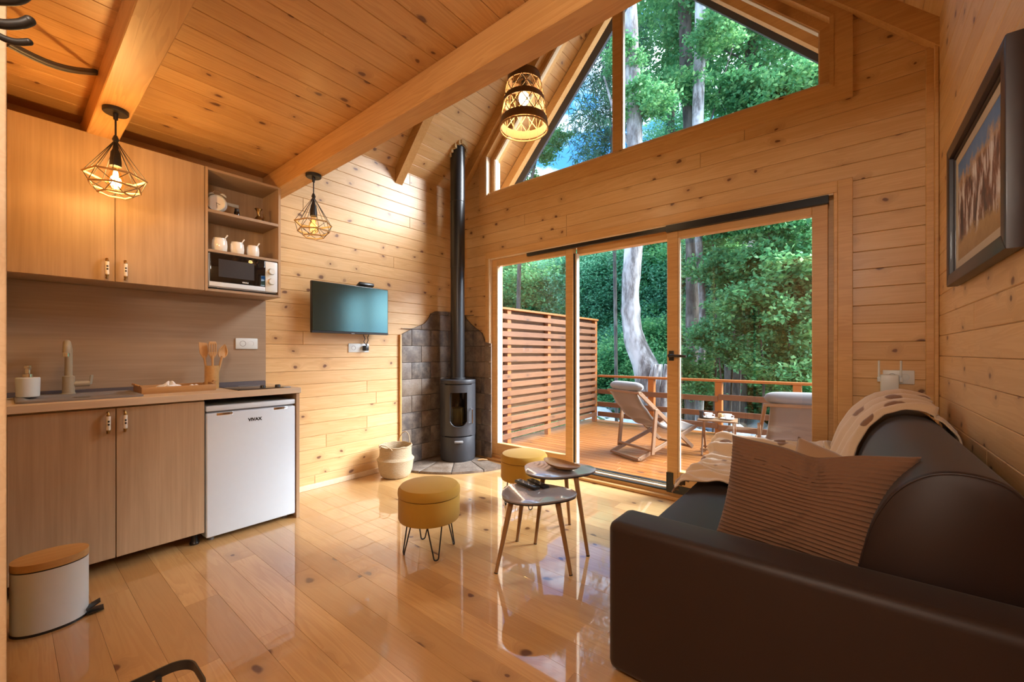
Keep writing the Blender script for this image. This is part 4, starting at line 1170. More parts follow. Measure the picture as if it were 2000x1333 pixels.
def bowlf(u, v):
    a = 2*PI*u; prof = [(0,.006),(.35,.003),(.62,.004),(.85,.018),(1.0,.038),(.965,.040),(.80,.022),(.55,.010),(0,.0085)]
    k = v*(len(prof)-1); i = min(int(k), len(prof)-2); t = k-i
    r = prof[i][0]*(1-t)+prof[i+1][0]*t; z = prof[i][1]*(1-t)+prof[i+1][1]*t
    return (.145*r*math.cos(a), .072*r*math.sin(a), z*.72 + .010*(r*math.cos(a))**2*(1 if r > .5 else 0))
MB().grid(bowlf, 48, 25, True).build('bowl_body', M['bed_leg'], bw)

# ================================================================== SOFA
sf = empty('sofa', (-.17, 2.34, 0), 0, 'dark brown sofa along the right wall', 'sofa')
SXo, SYo = -.17, 2.34
def sbox(name, lo, hi, bev, seg=4, smooth=True):
    return MB().box((lo[0]-SXo,lo[1]-SYo,lo[2]),(hi[0]-SXo,hi[1]-SYo,hi[2]), bev, seg).build(name, M['sofa'], sf, smooth=smooth, sharp=50)
sbox('arm', (-.690,1.404,.012), (.385,1.588,.558), .032, 5)
sbox('arm', (-.690,3.120,.012), (.385,3.275,.545), .032, 5)
sbox('base', (-.640,1.585,.05), (.330,3.125,.24), .01, 2)
def seatf(u, v):
    # rounded slab with a slightly crowned top
    pts = [(-.55,.235),(-.66,.235),(-.700,.26),(-.712,.32),(-.705,.385),(-.67,.418),(-.60,.428),(-.30,.432),(.02,.425),(.10,.36),(.10,.235)]
    k = u*(len(pts)-1); i = min(int(k), len(pts)-2); t = k-i
    x = pts[i][0]*(1-t)+pts[i+1][0]*t; z = pts[i][1]*(1-t)+pts[i+1][1]*t
    y = 1.592 + v*(3.116-1.592)
    if z > .40: z += .012*math.sin(PI*v) + .003*math.sin(9*y+5*x)
    return (x-SXo, y-SYo, z)
MB().grid(seatf, 31, 40).build('seat', M['sofa'], sf)
bp = [(.015,.40),(.018,.50),(.035,.60),(.062,.70),(.105,.785),(.16,.838),(.215,.858),(.275,.856),(.325,.835),(.355,.79),(.368,.72),(.370,.55),(.370,.15),(.10,.15),(.05,.30)]
def backf(u, v):
    n_ = len(bp); k = u*n_; i = int(k) % n_; t = k-int(k)
    p0, p1, p2, p3 = bp[i-1], bp[i], bp[(i+1)%n_], bp[(i+2)%n_]
    def cr(a,b,c,d): return .5*((2*b)+(-a+c)*t+(2*a-5*b+4*c-d)*t*t+(-a+3*b-3*c+d)*t*t*t)
    x = cr(p0[0],p1[0],p2[0],p3[0]); z = cr(p0[1],p1[1],p2[1],p3[1])
    # rolled ends
    e = min(v, 1-v); s = 1.0
    q = max(0, 1-e/.012); s = 1 - .035*q*q
    cx_, cz_ = .21, .50
    x = cx_ + (x-cx_)*s; z = cz_ + (z-cz_)*s
    y = 1.598 + v*(3.112-1.598)
    if z > .6: z += .012*v
    return (x-SXo, y-SYo, z)
mb = MB()
vs_ = [0, .003, .006, .010, .014, .05] + [i/20 for i in range(2,19)] + [.95, .986, .990, .994, .997, 1]
nu = 60
V = [[mb.bm.verts.new(backf(i/nu, v)) for v in vs_] for i in range(nu)]
for i in range(nu):
    for j in range(len(vs_)-1):
        f = mb.bm.faces.new((V[i][j],V[(i+1)%nu][j],V[(i+1)%nu][j+1],V[i][j+1])); f.smooth = True
mb.bm.faces.new([V[i][0] for i in range(nu)][::-1]); mb.bm.faces.new([V[i][-1] for i in range(nu)])
mb.build('backrest', M['sofa'], sf, sharp=60)
mb = MB().tube([Vector(backf(i/nu, .004))+Vector((0,0,.0)) for i in range(0, int(nu*.72))], .0035, 8)
mb.build('seam_piping', M['sofa'], sf)
for x_, y_ in ((-.62,1.47),(.31,1.47),(-.62,3.2),(.31,3.2)):
    MB().cyl((x_-SXo,y_-SYo,0),(x_-SXo,y_-SYo,.02),.025,.025,14).build('foot', M['black_plastic'], sf)

# ---- cushions
def cushion(name, label, W, Hh, T, mat, loc, rot, ribs=0, seed=1, slump=.0):
    rr = random.Random(seed); p1, p2, p3 = [rr.uniform(0,6.28) for _ in range(3)]
    nu_, nv_ = (64, 150) if ribs else (40, 40)
    mb = MB()
    def surf(a, b, side):
        x = a*2-1; z = b*2-1
        # pinched outline: edges bow inward between the corners
        ox_ = x*(1-.085*(1-z*z)) ; oz_ = z*(1-.10*(1-x*x))
        th = max(0,(1-x**4))**.55 * max(0,(1-z**4))**.55
        th *= 1 + .12*math.sin(2.3*x+p1) + .10*math.sin(2.9*z+p2)
        y = side*T*th
        px, pz = ox_*W, oz_*Hh
        # dented top
        pz -= .05*Hh*math.exp(-((x-.05)/.28)**2)*max(0,z)*2.2 + slump*x*Hh*max(0,z)
        crease = .30*math.exp(-((x-.28+.22*z)/.07)**2)*max(0,z)
        y -= side*T*crease*th
        if ribs:
            ph = (z*.5+.5)*ribs*2*PI + 3.2*math.exp(-((x-.28+.22*z)/.16)**2)*max(0,z)*1.3 + .9*math.sin(2.2*x+p3)
            y += side*.0085*abs(math.sin(ph/2))**.55*min(1, th*3)
            pz += .003*math.sin(ph)*min(1,th*3)
        return (px, y, pz)
    for side in (1,-1): mb.grid(lambda u,v: surf(u,v,side), nu_, nv_)
    bmesh.ops.remove_doubles(mb.bm, verts=mb.bm.verts[:], dist=.0004)
    o = mb.build(name, mat, None, loc, rot, sharp=None)
    return tag(o, label, 'cushion')
cushion('scatter_cushion', 'large brown pleated cushion leaning on the near sofa arm', .268, .215, .108, M['pillow'], (-.115,1.745,.648), (math.radians(-16), math.radians(4), math.radians(-9)), ribs=30, seed=4, slump=-.12)
cushion('scatter_cushion', 'plain tan cushion lying behind the pleated cushion', .215, .185, .065, M['pillow2'], (-.01,2.02,.615), (math.radians(-24), math.radians(10), math.radians(-16)), seed=8)

# ---- blanket draped over the far end of the backrest, across the seat and the far arm
bpath = [(.386,.60),(.386,.72),(.372,.80),(.33,.855),(.27,.884),(.21,.886),(.15,.862),(.095,.80),(.05,.71),(.02,.62),(-.015,.53),(-.06,.478),(-.14,.455),(-.28,.452),(-.42,.456),(-.56,.456),(-.64,.450),(-.690,.446),(-.715,.425),(-.722,.395)]
def blanketf(u, v):
    n_ = len(bpath); k = u*(n_-1); i = min(int(k), n_-2); t = k-i
    x = bpath[i][0]*(1-t)+bpath[i+1][0]*t; z = bpath[i][1]*(1-t)+bpath[i+1][1]*t
    q0, q1 = bpath[max(i-1,0)], bpath[min(i+2,n_-1)]
    tx, tz = q1[0]-q0[0], q1[1]-q0[1]; L = math.hypot(tx, tz) or 1
    nx, nz = tz/L, -tx/L                                            # outward normal of the draped profile
    y0 = 2.60 + .10*math.sin(5.5*u) - .22*max(0,(u-.55)/.45)        # near edge
    y1 = 3.10 if u < .5 else 3.10 + .12*min(1,(u-.5)/.1)
    y = y0 + v*(y1-y0)
    s = (y - 2.55 + .10*math.sin(4*u))*2*PI
    fold = .5+.5*math.sin(s/.115) ; fine = .5+.5*math.sin(s/.057 + 5*u)
    amp = .034 if u < .55 else .030
    edge = min(1, .35 + v/.08)
    d = .006 + edge*(amp*fold**1.5 + .010*fine) + .012*max(0, math.sin(14*u+9*y))*math.sin(11*y)**2
    if u > .52: d += .022*(math.sin(17*x+11*y)*math.sin(23*y-6*x))**2
    if u < .55: d += .050*v*min(1, u/.25)
    if u < .18: d *= .3
    x += nx*d; z += nz*d
    if u > .5 and v > .74: z += .105*min(1,(v-.74)/.16)*min(1,(u-.5)/.06)   # rises over the far arm
    return (min(x,.386), y, z)
mb = MB().grid(blanketf, 140, 110)
bl = mb.build('throw_blanket', M['blanket'], sharp=None)
sm = bl.modifiers.new('solid', 'SOLIDIFY'); sm.thickness = .006; sm.offset = 1
tag(bl, 'beige throw blanket with brown patches draped over the far end of the sofa', 'blanket')

# ================================================================== WALL THINGS ON THE RIGHT
pf = empty('framed_painting', (XR-.004, 2.305, 1.795), 0, 'framed painting of horses on the right wall above the sofa', 'painting')
def pframe(name, hy0, hz0, hy1, hz1, x0, x1, mat, bev=.004):
    for poly in ([(-hy0,-hz0),(hy0,-hz0),(hy1,-hz1),(-hy1,-hz1)], [(-hy0,hz0),(hy0,hz0),(hy1,hz1),(-hy1,hz1)],
                 [(-hy0,-hz0),(-hy0,hz0),(-hy1,hz1),(-hy1,-hz1)], [(hy0,-hz0),(hy0,hz0),(hy1,hz1),(hy1,-hz1)]):
        MB().prism(poly, x0, x1, 'x', bev).build(name, M[mat], pf)
pframe('frame_bar', .462, .313, .412, .263, -.040, 0, 'frame_brown')
pframe('inner_moulding', .414, .265, .398, .249, -.024, -.002, 'frame_brown', .003)
pframe('linen_slip', .399, .250, .362, .213, -.018, -.002, 'linen', .002)
MB().box((-.016,-.364,-.215),(-.004,.364,.215)).build('canvas', M['painting'], pf)
for c in pf.children:
    if c.name.startswith('canvas'): pass

rt = empty('wifi_repeater', (.205, YB-.002, 1.00), 0, 'white plug-in wifi repeater with two antennas on the back wall', 'repeater')
MB().box((-.052,-.05,-.09),(.030,-.004,.045), .008).build('housing', M['white_plastic'], rt)
for x_ in (-.058, .040):
    MB().cyl((x_,-.02,.02),(x_,-.02,.128), .006, .005, 10).build('antenna', M['white_plastic'], rt)
    MB().box((x_-.008,-.028,-.0),(x_+.008,-.012,.03), .003).build('antenna_hinge', M['white_plastic'], rt)
so = socket_plate('wall_socket', (.235, YB-.0, 1.03), -PI/2, .14, 'white socket plate on the back wall behind the wifi repeater')

# ================================================================== BIN AND COAT STAND
bn = empty('pedal_bin', (-2.695, .130, 0), math.radians(86), 'white oval pedal bin with bamboo lid in front of the base cabinet', 'bin')
def oval(rx, ry, n=48):
    return [(rx*math.cos(2*PI*k/n)*abs(math.cos(2*PI*k/n))**-.06 if abs(math.cos(2*PI*k/n))>.01 else 0, ry*math.sin(2*PI*k/n)) for k in range(n)]
BRX, BRY = .116, .090
MB().prism(oval(BRX, BRY), .008, .262, 'z', .002, True).build('body', M['white_plastic'], bn)
MB().prism(oval(BRX+.002, BRY+.002), 0, .010, 'z', 0, True).build('base_ring', M['black_plastic'], bn)
MB().prism(oval(BRX-.002, BRY-.002), .262, .268, 'z', 0, True).build('gasket', M['black_plastic'], bn)
MB().prism(oval(BRX+.001, BRY+.001), .268, .298, 'z', .004, True).build('lid', M['bamboo'], bn)
MB().prism([(-.03,.0),(.03,.0),(.022,.055),(-.022,.055)], .006, .014, 'z', .002).build('pedal', M['black_plastic'], bn, (BRX-.008, -.03, 0), (.0, -.0, -PI/2))
MB().prism([(-.026,.0),(.026,.0),(.020,.05),(-.020,.05)], 0, .006, 'z', .001).build('pedal_plate', M['black_plastic'], bn, (BRX-.008, -.03, .022), (.45, 0, -PI/2))

CSX, CSY = -1.06, -.10
cs = empty('coat_stand', (CSX, CSY, 0), 0, 'black coat stand with curved hooks at the left edge', 'coat stand')
MB().tube([(0,0,.02),(0,0,1.86)], .014, 14).build('pole', M['black'], cs)
for k in range(4):
    a = k*PI/2 + PI/4; c = Vector((math.cos(a), math.sin(a), 0))
    MB().tube([c*.013+Vector((0,0,.10)), c*.07+Vector((0,0,.085)), c*.14+Vector((0,0,.03)), c*.18+Vector((0,0,.011))], .010, 10).build('foot', M['black'], cs)
def hook(ang, P, r):
    c = Vector((math.cos(ang), math.sin(ang), 0)); P = [c*d + Vector((0,0,z)) for d, z in P]
    Q = []
    for i in range(len(P)-1):
        p0, p1, p2, p3 = P[max(i-1,0)], P[i], P[i+1], P[min(i+2,len(P)-1)]
        for j in range(6):
            t = j/6; Q.append(.5*((2*p1)+(p2-p0)*t+(2*p0-5*p1+4*p2-p3)*t*t+(-p0+3*p1-3*p2+p3)*t**3))
    Q.append(P[-1])
    MB().tube(Q, r, 12).ball(tuple(Q[-1]), r*1.02, u=12, v=8).build('hook', M['black'], cs)
for k in range(4):
    a = math.radians(65) + k*PI/2
    hook(a, [(.010,1.690),(.06,1.716),(.10,1.722),(.128,1.734),(.142,1.762),(.138,1.79)], .0075)
    hook(a, [(.010,1.715),(.05,1.704),(.082,1.690),(.108,1.687),(.128,1.694),(.139,1.703)], .0070)
    hook(a, [(.060,1.700),(.085,1.682),(.105,1.668),(.122,1.664),(.138,1.669)], .0050)
# umbrella hoop: flat strap bent to a rounded rectangle beside the pole
def rr_pts(x0, x1, y0, y1, r, n=8):
    out = []
    for k, (cx_, cy_) in enumerate(((x1-r,y1-r),(x0+r,y1-r),(x0+r,y0+r),(x1-r,y0+r))):
        for i in range(n+1):
            t = PI/2*k + PI/2*i/n; out.append((cx_+r*math.cos(t), cy_+r*math.sin(t)))
    return out
hp = rr_pts(-1.132-CSX, -.985-CSX, .02-CSY, .262-CSY, .042)
mb = MB(); n = len(hp)
for dz in (-.012, .012):
    pass
inner = rr_pts(-1.129-CSX, -.988-CSX, .023-CSY, .259-CSY, .039)
loops = [[mb.bm.verts.new((x,y,z)) for x, y in pts] for pts, z in ((hp,.490),(hp,.510),(inner,.510),(inner,.490))]
for q in range(4):
    A_, B_ = loops[q], loops[(q+1)%4]
    for k in range(n): mb.bm.faces.new((A_[k],A_[(k+1)%n],B_[(k+1)%n],B_[k]))
mb.build('umbrella_hoop', M['black'], cs)
for x_, y_ in ((-1.123,.205),(-.994,.205),(-1.123,.07),(-.994,.07)):
    MB().tube([(x_-CSX,y_-CSY,.495),(x_-CSX,y_-CSY,.02)], .006, 10).build('rod', M['black'], cs)
MB().prism(hp, .012, .03, 'z', .003).build('drip_tray', M['black'], cs)
MB().bar((0,.01,.50),(0,.125,.50),.012,.012).build('bracket', M['black'], cs)
MB().bar((0,.01,.06),(0,.125,.03),.012,.012).build('bracket', M['black'], cs)

# ================================================================== OUTSIDE: DECK
DY0, DY1 = YB+.24, 7.14
deck = tag(MB().box((-3.85, DY0, DECK-.16), (2.4, DY1, DECK-.026)).build('deck', M['grout'], sharp=None), kind='structure')
y = DY0
while y < DY1-.02:
    w = min(.118, DY1-y)
    for a, b in pieces(-3.85, 2.4, 1.8, 3.4):
        plank(deck, M['deckwood'], b-a-.002, w-.006, .026, ((a+b)/2, y+w/2, DECK), (1,0,0), (0,0,1), ch=.004)
    y += .118
struct('wall_outside', MB().box((DX0-.6, YB+.205, DECK-.16), (DX0, YB+.23, 2.9)).box((DX1, YB+.205, DECK-.16), (XR+.25, YB+.23, 2.9)), M['slatwood'])

# privacy screen
PX = -3.64
sc = empty('privacy_screen', (PX, 5.4, DECK), 0, 'tall stained slatted privacy screen along the left deck edge', 'screen')
def scb(name, lo, hi, mat='railwood', bev=.003):
    return MB().box((lo[0]-PX, lo[1]-5.4, lo[2]-DECK), (hi[0]-PX, hi[1]-5.4, hi[2]-DECK), bev, 1).build(name, M[mat], sc)
for yy in (4.38, 5.36, 6.90): scb('post', (PX-.035,yy-.04,DECK), (PX+.035,yy+.04,1.755))
scb('cap_rail', (PX-.06,3.95,1.755), (PX+.06,6.95,1.785))
z = DECK+.10; k = 0
while z < 1.70:
    zz = z + random.uniform(-.006,.006)
    o = plank(sc, M['slatwood'], 3.0, .072, .018, (.052, -.02, zz+.036-DECK+random.uniform(-.004,.004)), (0,1,0), (1,0,0), 'slat')
    o.rotation_euler.rotate_axis('Z', random.uniform(-.004,.004))
    zz = z + .058
    plank(sc, M['slatwood'], 3.0, .072, .018, (-.036, -.02, zz+.036-DECK), (0,1,0), (1,0,0), 'slat')
    z += .116
# railing
RY = 7.04
rl = empty('deck_railing', (-1.0, RY, DECK), 0, 'orange stained wooden railing at the far deck edge', 'railing')
def rlb(name, lo, hi, mat='railwood', bev=.004):
    return MB().box((lo[0]+1.0, lo[1]-RY, lo[2]-DECK), (hi[0]+1.0, hi[1]-RY, hi[2]-DECK), bev, 1).build(name, M[mat], rl)
rlb('cap_rail', (-3.62,RY-.06,.715), (2.4,RY+.06,.752))
for x_ in (-2.62, -1.56, -.55, 1.0): rlb('post', (x_-.05,RY-.05,DECK), (x_+.05,RY+.05,.715))
for zc in (.47, .23, .02):
    x_ = -3.62
    for L in (2.06, 2.05, 1.9):
        o = plank(rl, M['slatwood'], L-.01, .085, .03, (x_+L/2+1.0, -.066, zc-DECK+random.uniform(-.02,.02)), (1,0,0), (0,-1,0), 'rail_board')
        x_ += L

# deck chairs: local +y is forward, built about the middle of the rear ground bar
def deck_chair(x, y, rz, label):
    c = empty('deck_chair', (x, y, DECK), rz, label, 'deck chair', 'wooden sling deck chairs on the deck'); c.scale = (1, 1, .935)
    def pair(name, p0, p1, hw, w=.026, h=.05):
        for s in (-1,1): MB().bar((s*hw,p0[0],p0[1]),(s*hw,p1[0],p1[1]), w, h, .004).build(name, M['chairwood'], c)
    def cross(name, yz, hw, w=.045, h=.026): MB().bar((-hw,yz[0],yz[1]),(hw,yz[0],yz[1]), w, h, .004).build(name, M['chairwood'], c)
    top = (-.02,.86); bot = (.86,.10)
    pair('back_rail', bot, top, .262); cross('top_bar', top, .275, .05, .03)
    base0 = (-.0,.03); front = (.95,.36)
    pair('seat_rail', base0, front, .232); cross('ground_bar', base0, .245, .05, .03); cross('front_bar', front, .245, .04, .03)
    pair('prop', (.16,.08), (.22,.645), .285); cross('prop_bar', (.15,.13), .285, .03, .03)
    cross('stretcher', bot, .26, .04, .03)
    def sling(u, v):
        t = v; yy = top[0]*(1-t) + front[0]*t; zz = top[1]*(1-t)+front[1]*t
        sag = .20*math.sin(PI*t)**.8
        zz -= sag + .018*abs(math.sin(PI*5*t)) ; yy -= sag*.35
        xx = (u-.5)*.44
        zz += .012*math.cos(PI*(u-.5)*2)
        return (xx, yy, zz + .018)
    mb = MB().grid(sling, 9, 60); o = mb.build('sling', M['canvas'], c, sharp=None)
    s = o.modifiers.new('solid','SOLIDIFY'); s.thickness = .035; s.offset = 0
    def pil(u, v):
        a = 2*PI*u; t = v*2-1
        r = .062*max(0,(1-abs(t)**5))**.5
        return (t*.27, .02 + r*1.1*math.cos(a), .925 + r*math.sin(a))
    MB().grid(pil, 18, 24, True).build('head_pillow', M['greycloth'], c)
    return c
deck_chair(-2.10, 4.76, math.radians(-24), 'sling deck chair with grey head pillow seen through the open door')
deck_chair(-.33, 4.42, math.radians(14), 'sling deck chair with grey head pillow behind the sliding door leaf')
# small folding table with tea things
ft = empty('folding_table', (-1.26, 5.62, DECK), math.radians(10), 'small folding wooden table between the deck chairs', 'table')
for k in range(5): MB().box((-.22,-.16+k*.066,.425),(.22,-.16+k*.066+.058,.445), .003).build('slat', M['chairwood'], ft)
for x_ in (-.17,.17):
    MB().bar((x_,-.15,0),(x_,.15,.425), .022, .035, .003).build('leg', M['chairwood'], ft)
    MB().bar((x_+.024,.15,0),(x_+.024,-.15,.425), .022, .035, .003).build('leg', M['chairwood'], ft)
MB().bar((-.19,-.10,.07),(.19,-.10,.07),.03,.02).bar((-.19,.10,.07),(.19,.10,.07),.03,.02).build('leg_bar', M['chairwood'], ft)
def teacup(dx, dy, label):
    t = empty('tea_cup', (-1.26+dx, 5.62+dy, DECK+.445), 0, label, 'cup', 'white tea cups on the folding table')
    MB().lathe([(0,.004),(.03,.004),(.075,.014),(.080,.018),(.074,.017),(.03,.008),(0,.008)], 28).build('saucer', M['porcelain'], t)
    MB().lathe([(0,.009),(.024,.009),(.028,.014),(.044,.05),(.050,.070),(.047,.070),(.03,.02),(0,.016)], 28).build('cup', M['porcelain'], t)
    MB().tube([(.046,0,.058),(.072,0,.054),(.070,0,.034),(.038,0,.028)], .004, 8).build('cup_handle', M['porcelain'], t)
teacup(-.10, -.03, 'left white tea cup on saucer on the folding table')
teacup(.11, .0, 'right white tea cup on saucer on the folding table')
tag(MB().lathe([(0,0),(.03,0),(.032,.004),(.032,.05),(.026,.06),(0,.06)], 20).build('small_jar', M['tray'], None, (-1.245, 5.70, DECK+.445)), 'small brown jar between the two tea cups', 'jar')
tag(MB().lathe([(0,0),(.025,0),(.028,.01),(.022,.05),(.030,.09),(.026,.09),(0,.08)], 20).build('dark_vase', M['black_plastic'], None, (-1.44, 5.58, DECK+.445)), 'small dark vase at the left end of the folding table', 'vase')

# ================================================================== OUTSIDE: LAND AND TREES
GZ = -1.1
def landf(u, v):
    x = -34 + 52*u; y = 3.7 + 42*v
    b = max(0, y-13.0)
    z = GZ + .012*b*b + .25*b*min(1,b/6)
    if x < -4: z += min(2.5, (-4-x)*.18)*min(1, y/9)
    z += .15*math.sin(1.3*x)*math.cos(.9*y) + .08*math.sin(3.1*x+2*y)
    if y < 7.6: z = min(z, DECK-.32)
    return (x, y, z)
tag(MB().grid(landf, 90, 80).build('ground', M['ground'], sharp=None), kind='structure')
tag(MB().grid(lambda u, v: (-18+28*u, 9.6+4.0*v, GZ+.12+.02*math.sin(40*u)), 30, 8).build('stream', M['water'], sharp=None), 'pale shallow stream beyond the deck railing', 'stream', kind='stuff')
rocks = []
rme = []
for k in range(4):
    rr = random.Random(40+k); ph = [rr.uniform(0,6.28) for _ in range(6)]
    def rock(u, v):
        a = 2*PI*u; t = PI*(.001+.998*v); r = 1+.16*math.sin(2*a+ph[0])*math.sin(t)+.12*math.sin(3*a+ph[1]+2*t)*math.sin(t)+.1*math.sin(4*t+ph[2])*math.sin(t)
        return (r*math.sin(t)*math.cos(a), r*math.sin(t)*math.sin(a), .62*r*math.cos(t))
    rme.append(MB().grid(rock, 14, 9, True).mesh('river_rock', M['rock'], None))
for k in range(46):
    o = bpy.data.objects.new('river_rock', rme[k%4])
    y_ = random.uniform(9.8, 13.2); x_ = -random.uniform(.0, .75)*y_; s = random.uniform(.22,.50)
    o.location = (x_, y_, GZ+.10+s*.35); o.scale = (s*random.uniform(.8,1.5), s, s*random.uniform(.7,1.1)); o.rotation_euler = (random.uniform(-.2,.2),random.uniform(-.2,.2),random.uniform(0,6))
    link(o); tag(o, 'pale grey boulder by the stream below the railing', 'rock', 'boulders along the stream')

def leaves_mesh(name, mat, N, sampler, size, aspect=.62, droop=.0, up=.55, bent=True):
    """N small folded leaves, positions from sampler(n) -> (n,3)"""
    P = sampler(N)
    ax = RNG.normal(size=(N,3)); ax[:,2] = ax[:,2]*.55 - droop
    ax /= np.linalg.norm(ax, axis=1)[:,None]
    nr = RNG.normal(size=(N,3)); nr[:,2] = np.abs(nr[:,2]) + up
    sd_ = np.cross(ax, nr); sd_ /= np.linalg.norm(sd_, axis=1)[:,None]
    up_ = np.cross(sd_, ax)
    s = size*RNG.uniform(.65,1.35,size=(N,1))
    v = np.empty((N,4,3))
    v[:,0] = P; v[:,2] = P + ax*s
    mid = P + ax*s*.48 + up_*s*.10
    v[:,1] = mid + sd_*s*aspect*.5; v[:,3] = mid - sd_*s*aspect*.5
    me = bpy.data.meshes.new(name)
    me.vertices.add(N*4); me.vertices.foreach_set('co', v.reshape(-1).astype(np.float32))
    me.loops.add(N*4); me.loops.foreach_set('vertex_index', np.arange(N*4, dtype=np.int32))
    me.polygons.add(N); me.polygons.foreach_set('loop_start', np.arange(0, N*4, 4, dtype=np.int32))
    me.polygons.foreach_set('loop_total', np.full(N, 4, dtype=np.int32))
    me.update(calc_edges=True); me.materials.append(mat); return me
def crown_sampler(rx, ry, rz, nc, cr, hollow=.35):
    """leaf clumps spread over an ellipsoid"""
    def f(N):
        d = RNG.normal(size=(nc,3)); d /= np.linalg.norm(d,axis=1)[:,None]
        r = RNG.uniform(hollow,1,size=(nc,1))**.6
        C = d*r*np.array([rx,ry,rz])
        idx = RNG.integers(0,nc,N); q = RNG.normal(size=(N,3))*cr*np.array([1,1,.55])
        return C[idx]+q
    return f
LM = {}
LM['broad_a'] = leaves_mesh('foliage', M['leaf'], 26000, crown_sampler(2.2,2.2,2.2,170,.26), .125)
LM['broad_b'] = leaves_mesh('foliage', M['leaf'], 22000, crown_sampler(2.6,2.2,1.6,150,.28), .135)
LM['cool_a'] = leaves_mesh('foliage', M['leaf_cool'], 26000, crown_sampler(2.4,2.2,2.0,190,.24), .115, .5)
LM['cool_b'] = leaves_mesh('foliage', M['leaf_cool'], 22000, crown_sampler(2.0,2.0,2.4,150,.26), .115, .5)
LM['lace'] = leaves_mesh('foliage', M['leaf'], 9500, crown_sampler(2.5,2.4,2.3,170,.21,.2), .12)
LM['spray'] = leaves_mesh('foliage', M['leaf'], 2600, crown_sampler(.75,.6,.45,34,.10,.1), .095)
LM['sprig'] = leaves_mesh('foliage', M['leaf'], 900, crown_sampler(.5,.4,.3,16,.09,.1), .085)
def willow_sampler(N):
    k = 260; C = RNG.normal(size=(k,3))*np.array([.75,.6,1.5]); idx = RNG.integers(0,k,N)
    t = RNG.uniform(0,1,size=(N,1)); d = RNG.normal(size=(k,3))*np.array([.45,.45,.15]) + np.array([0,0,-.32])
    return C[idx] + d[idx]*t + RNG.normal(size=(N,3))*.03
LM['willow'] = leaves_mesh('foliage', M['leaf_willow'], 3600, willow_sampler, .36, .10, .45, .2)

def tree(name, label, path, radii, bark, crowns, group=None, branches=(), cat='tree', seg=14):
    base = Vector(path[0])
    t = empty(name, tuple(base), 0, label, cat, group)
    P = [Vector(p)-base for p in path]
    Q, R = [], []
    for i in range(len(P)-1):
        p0, p1, p2, p3 = P[max(i-1,0)], P[i], P[i+1], P[min(i+2,len(P)-1)]
        for j in range(6):
            s = j/6; Q.append(.5*((2*p1)+(p2-p0)*s+(2*p0-5*p1+4*p2-p3)*s*s+(-p0+3*p1-3*p2+p3)*s**3)); R.append((radii[i]*(1-s)+radii[i+1]*s)*random.uniform(.94,1.06))
    Q.append(P[-1]); R.append(radii[-1])
    MB().tube(Q, R, seg).build('trunk', M[bark], t, sharp=None)
    for pts, r0, r1 in branches:
        B = [Vector(p)-base for p in pts]
        MB().tube(B, [r0+(r1-r0)*k/(len(B)-1) for k in range(len(B))], 8).build('branch', M[bark], t, sharp=None)
    for key, loc, sc_, rz in crowns:
        o = bpy.data.objects.new('foliage', LM[key]); o.location = Vector(loc)-base; o.scale = sc_ if isinstance(sc_, tuple) else (sc_,)*3
        o.rotation_euler = (0,0,rz); link(o, t); o['kind'] = 'stuff'
    return t
def P3(px, py, Y):
    """world point behind photo pixel (px,py) at depth Y"""
    u = (px-1000)/807.0; v = (688-py)/807.0
    s_, c_ = math.sin(YAW), math.cos(YAW)
    r = (-s_+u*c_, c_+u*s_, v); k = Y/r[1]
    return (r[0]*k, Y, CAM_H + r[2]*k)
def gnd(p, z=GZ-.1): return (p[0], p[1], z)

# leaning pale trunk right behind the railing
p = [P3(1300,790,8.1), P3(1268,740,8.1), P3(1238,660,8.1), P3(1231,580,8.1), P3(1236,500,8.1), P3(1243,400,8.1), P3(1240,280,8.15), P3(1234,120,8.2), P3(1228,-60,8.3), P3(1225,-250,8.4)]
p[0] = (p[0][0]+.1, 8.1, GZ-.1)
tree('leaning_tree', 'pale leaning tree trunk just beyond the railing, seen through the open door', p, [.36,.27,.20,.185,.175,.17,.16,.15,.13,.09], 'bark_pale',
     [('lace', P3(1230,-330,8.6), .75, .3), ('spray', P3(1265,200,8.0), .8, 1.0), ('spray', P3(1215,120,8.1), .7, 2.0)],
     branches=[([P3(1240,300,8.15),P3(1205,240,8.2),P3(1180,150,8.4)],.05,.02), ([P3(1236,500,8.1),P3(1180,440,8.0),P3(1130,400,7.9)],.03,.01)])
# rooty stump at its foot
mb = MB()
st0 = Vector((-2.74, 7.80, GZ-.1))
for k in range(14):
    a = random.uniform(0,6.28); r = random.uniform(.05,.24)
    pts = [Vector((r*1.5*math.cos(a), r*1.2*math.sin(a), 0))]
    for j in range(1,6): pts.append(Vector((r*math.cos(a+j*.25)*(1.2-.06*j), r*math.sin(a+j*.25), j*.37)) + Vector((random.uniform(-.05,.05),random.uniform(-.05,.05),j*.06)))
    mb.tube(pts, [.11,.09,.08,.07,.05,.02], 8)
stump = mb.build('tree_stump', M['bark_pale'], None, tuple(st0), sharp=None); tag(stump, 'gnarled vine-covered stump beside the leaning trunk behind the deck chair', 'stump')

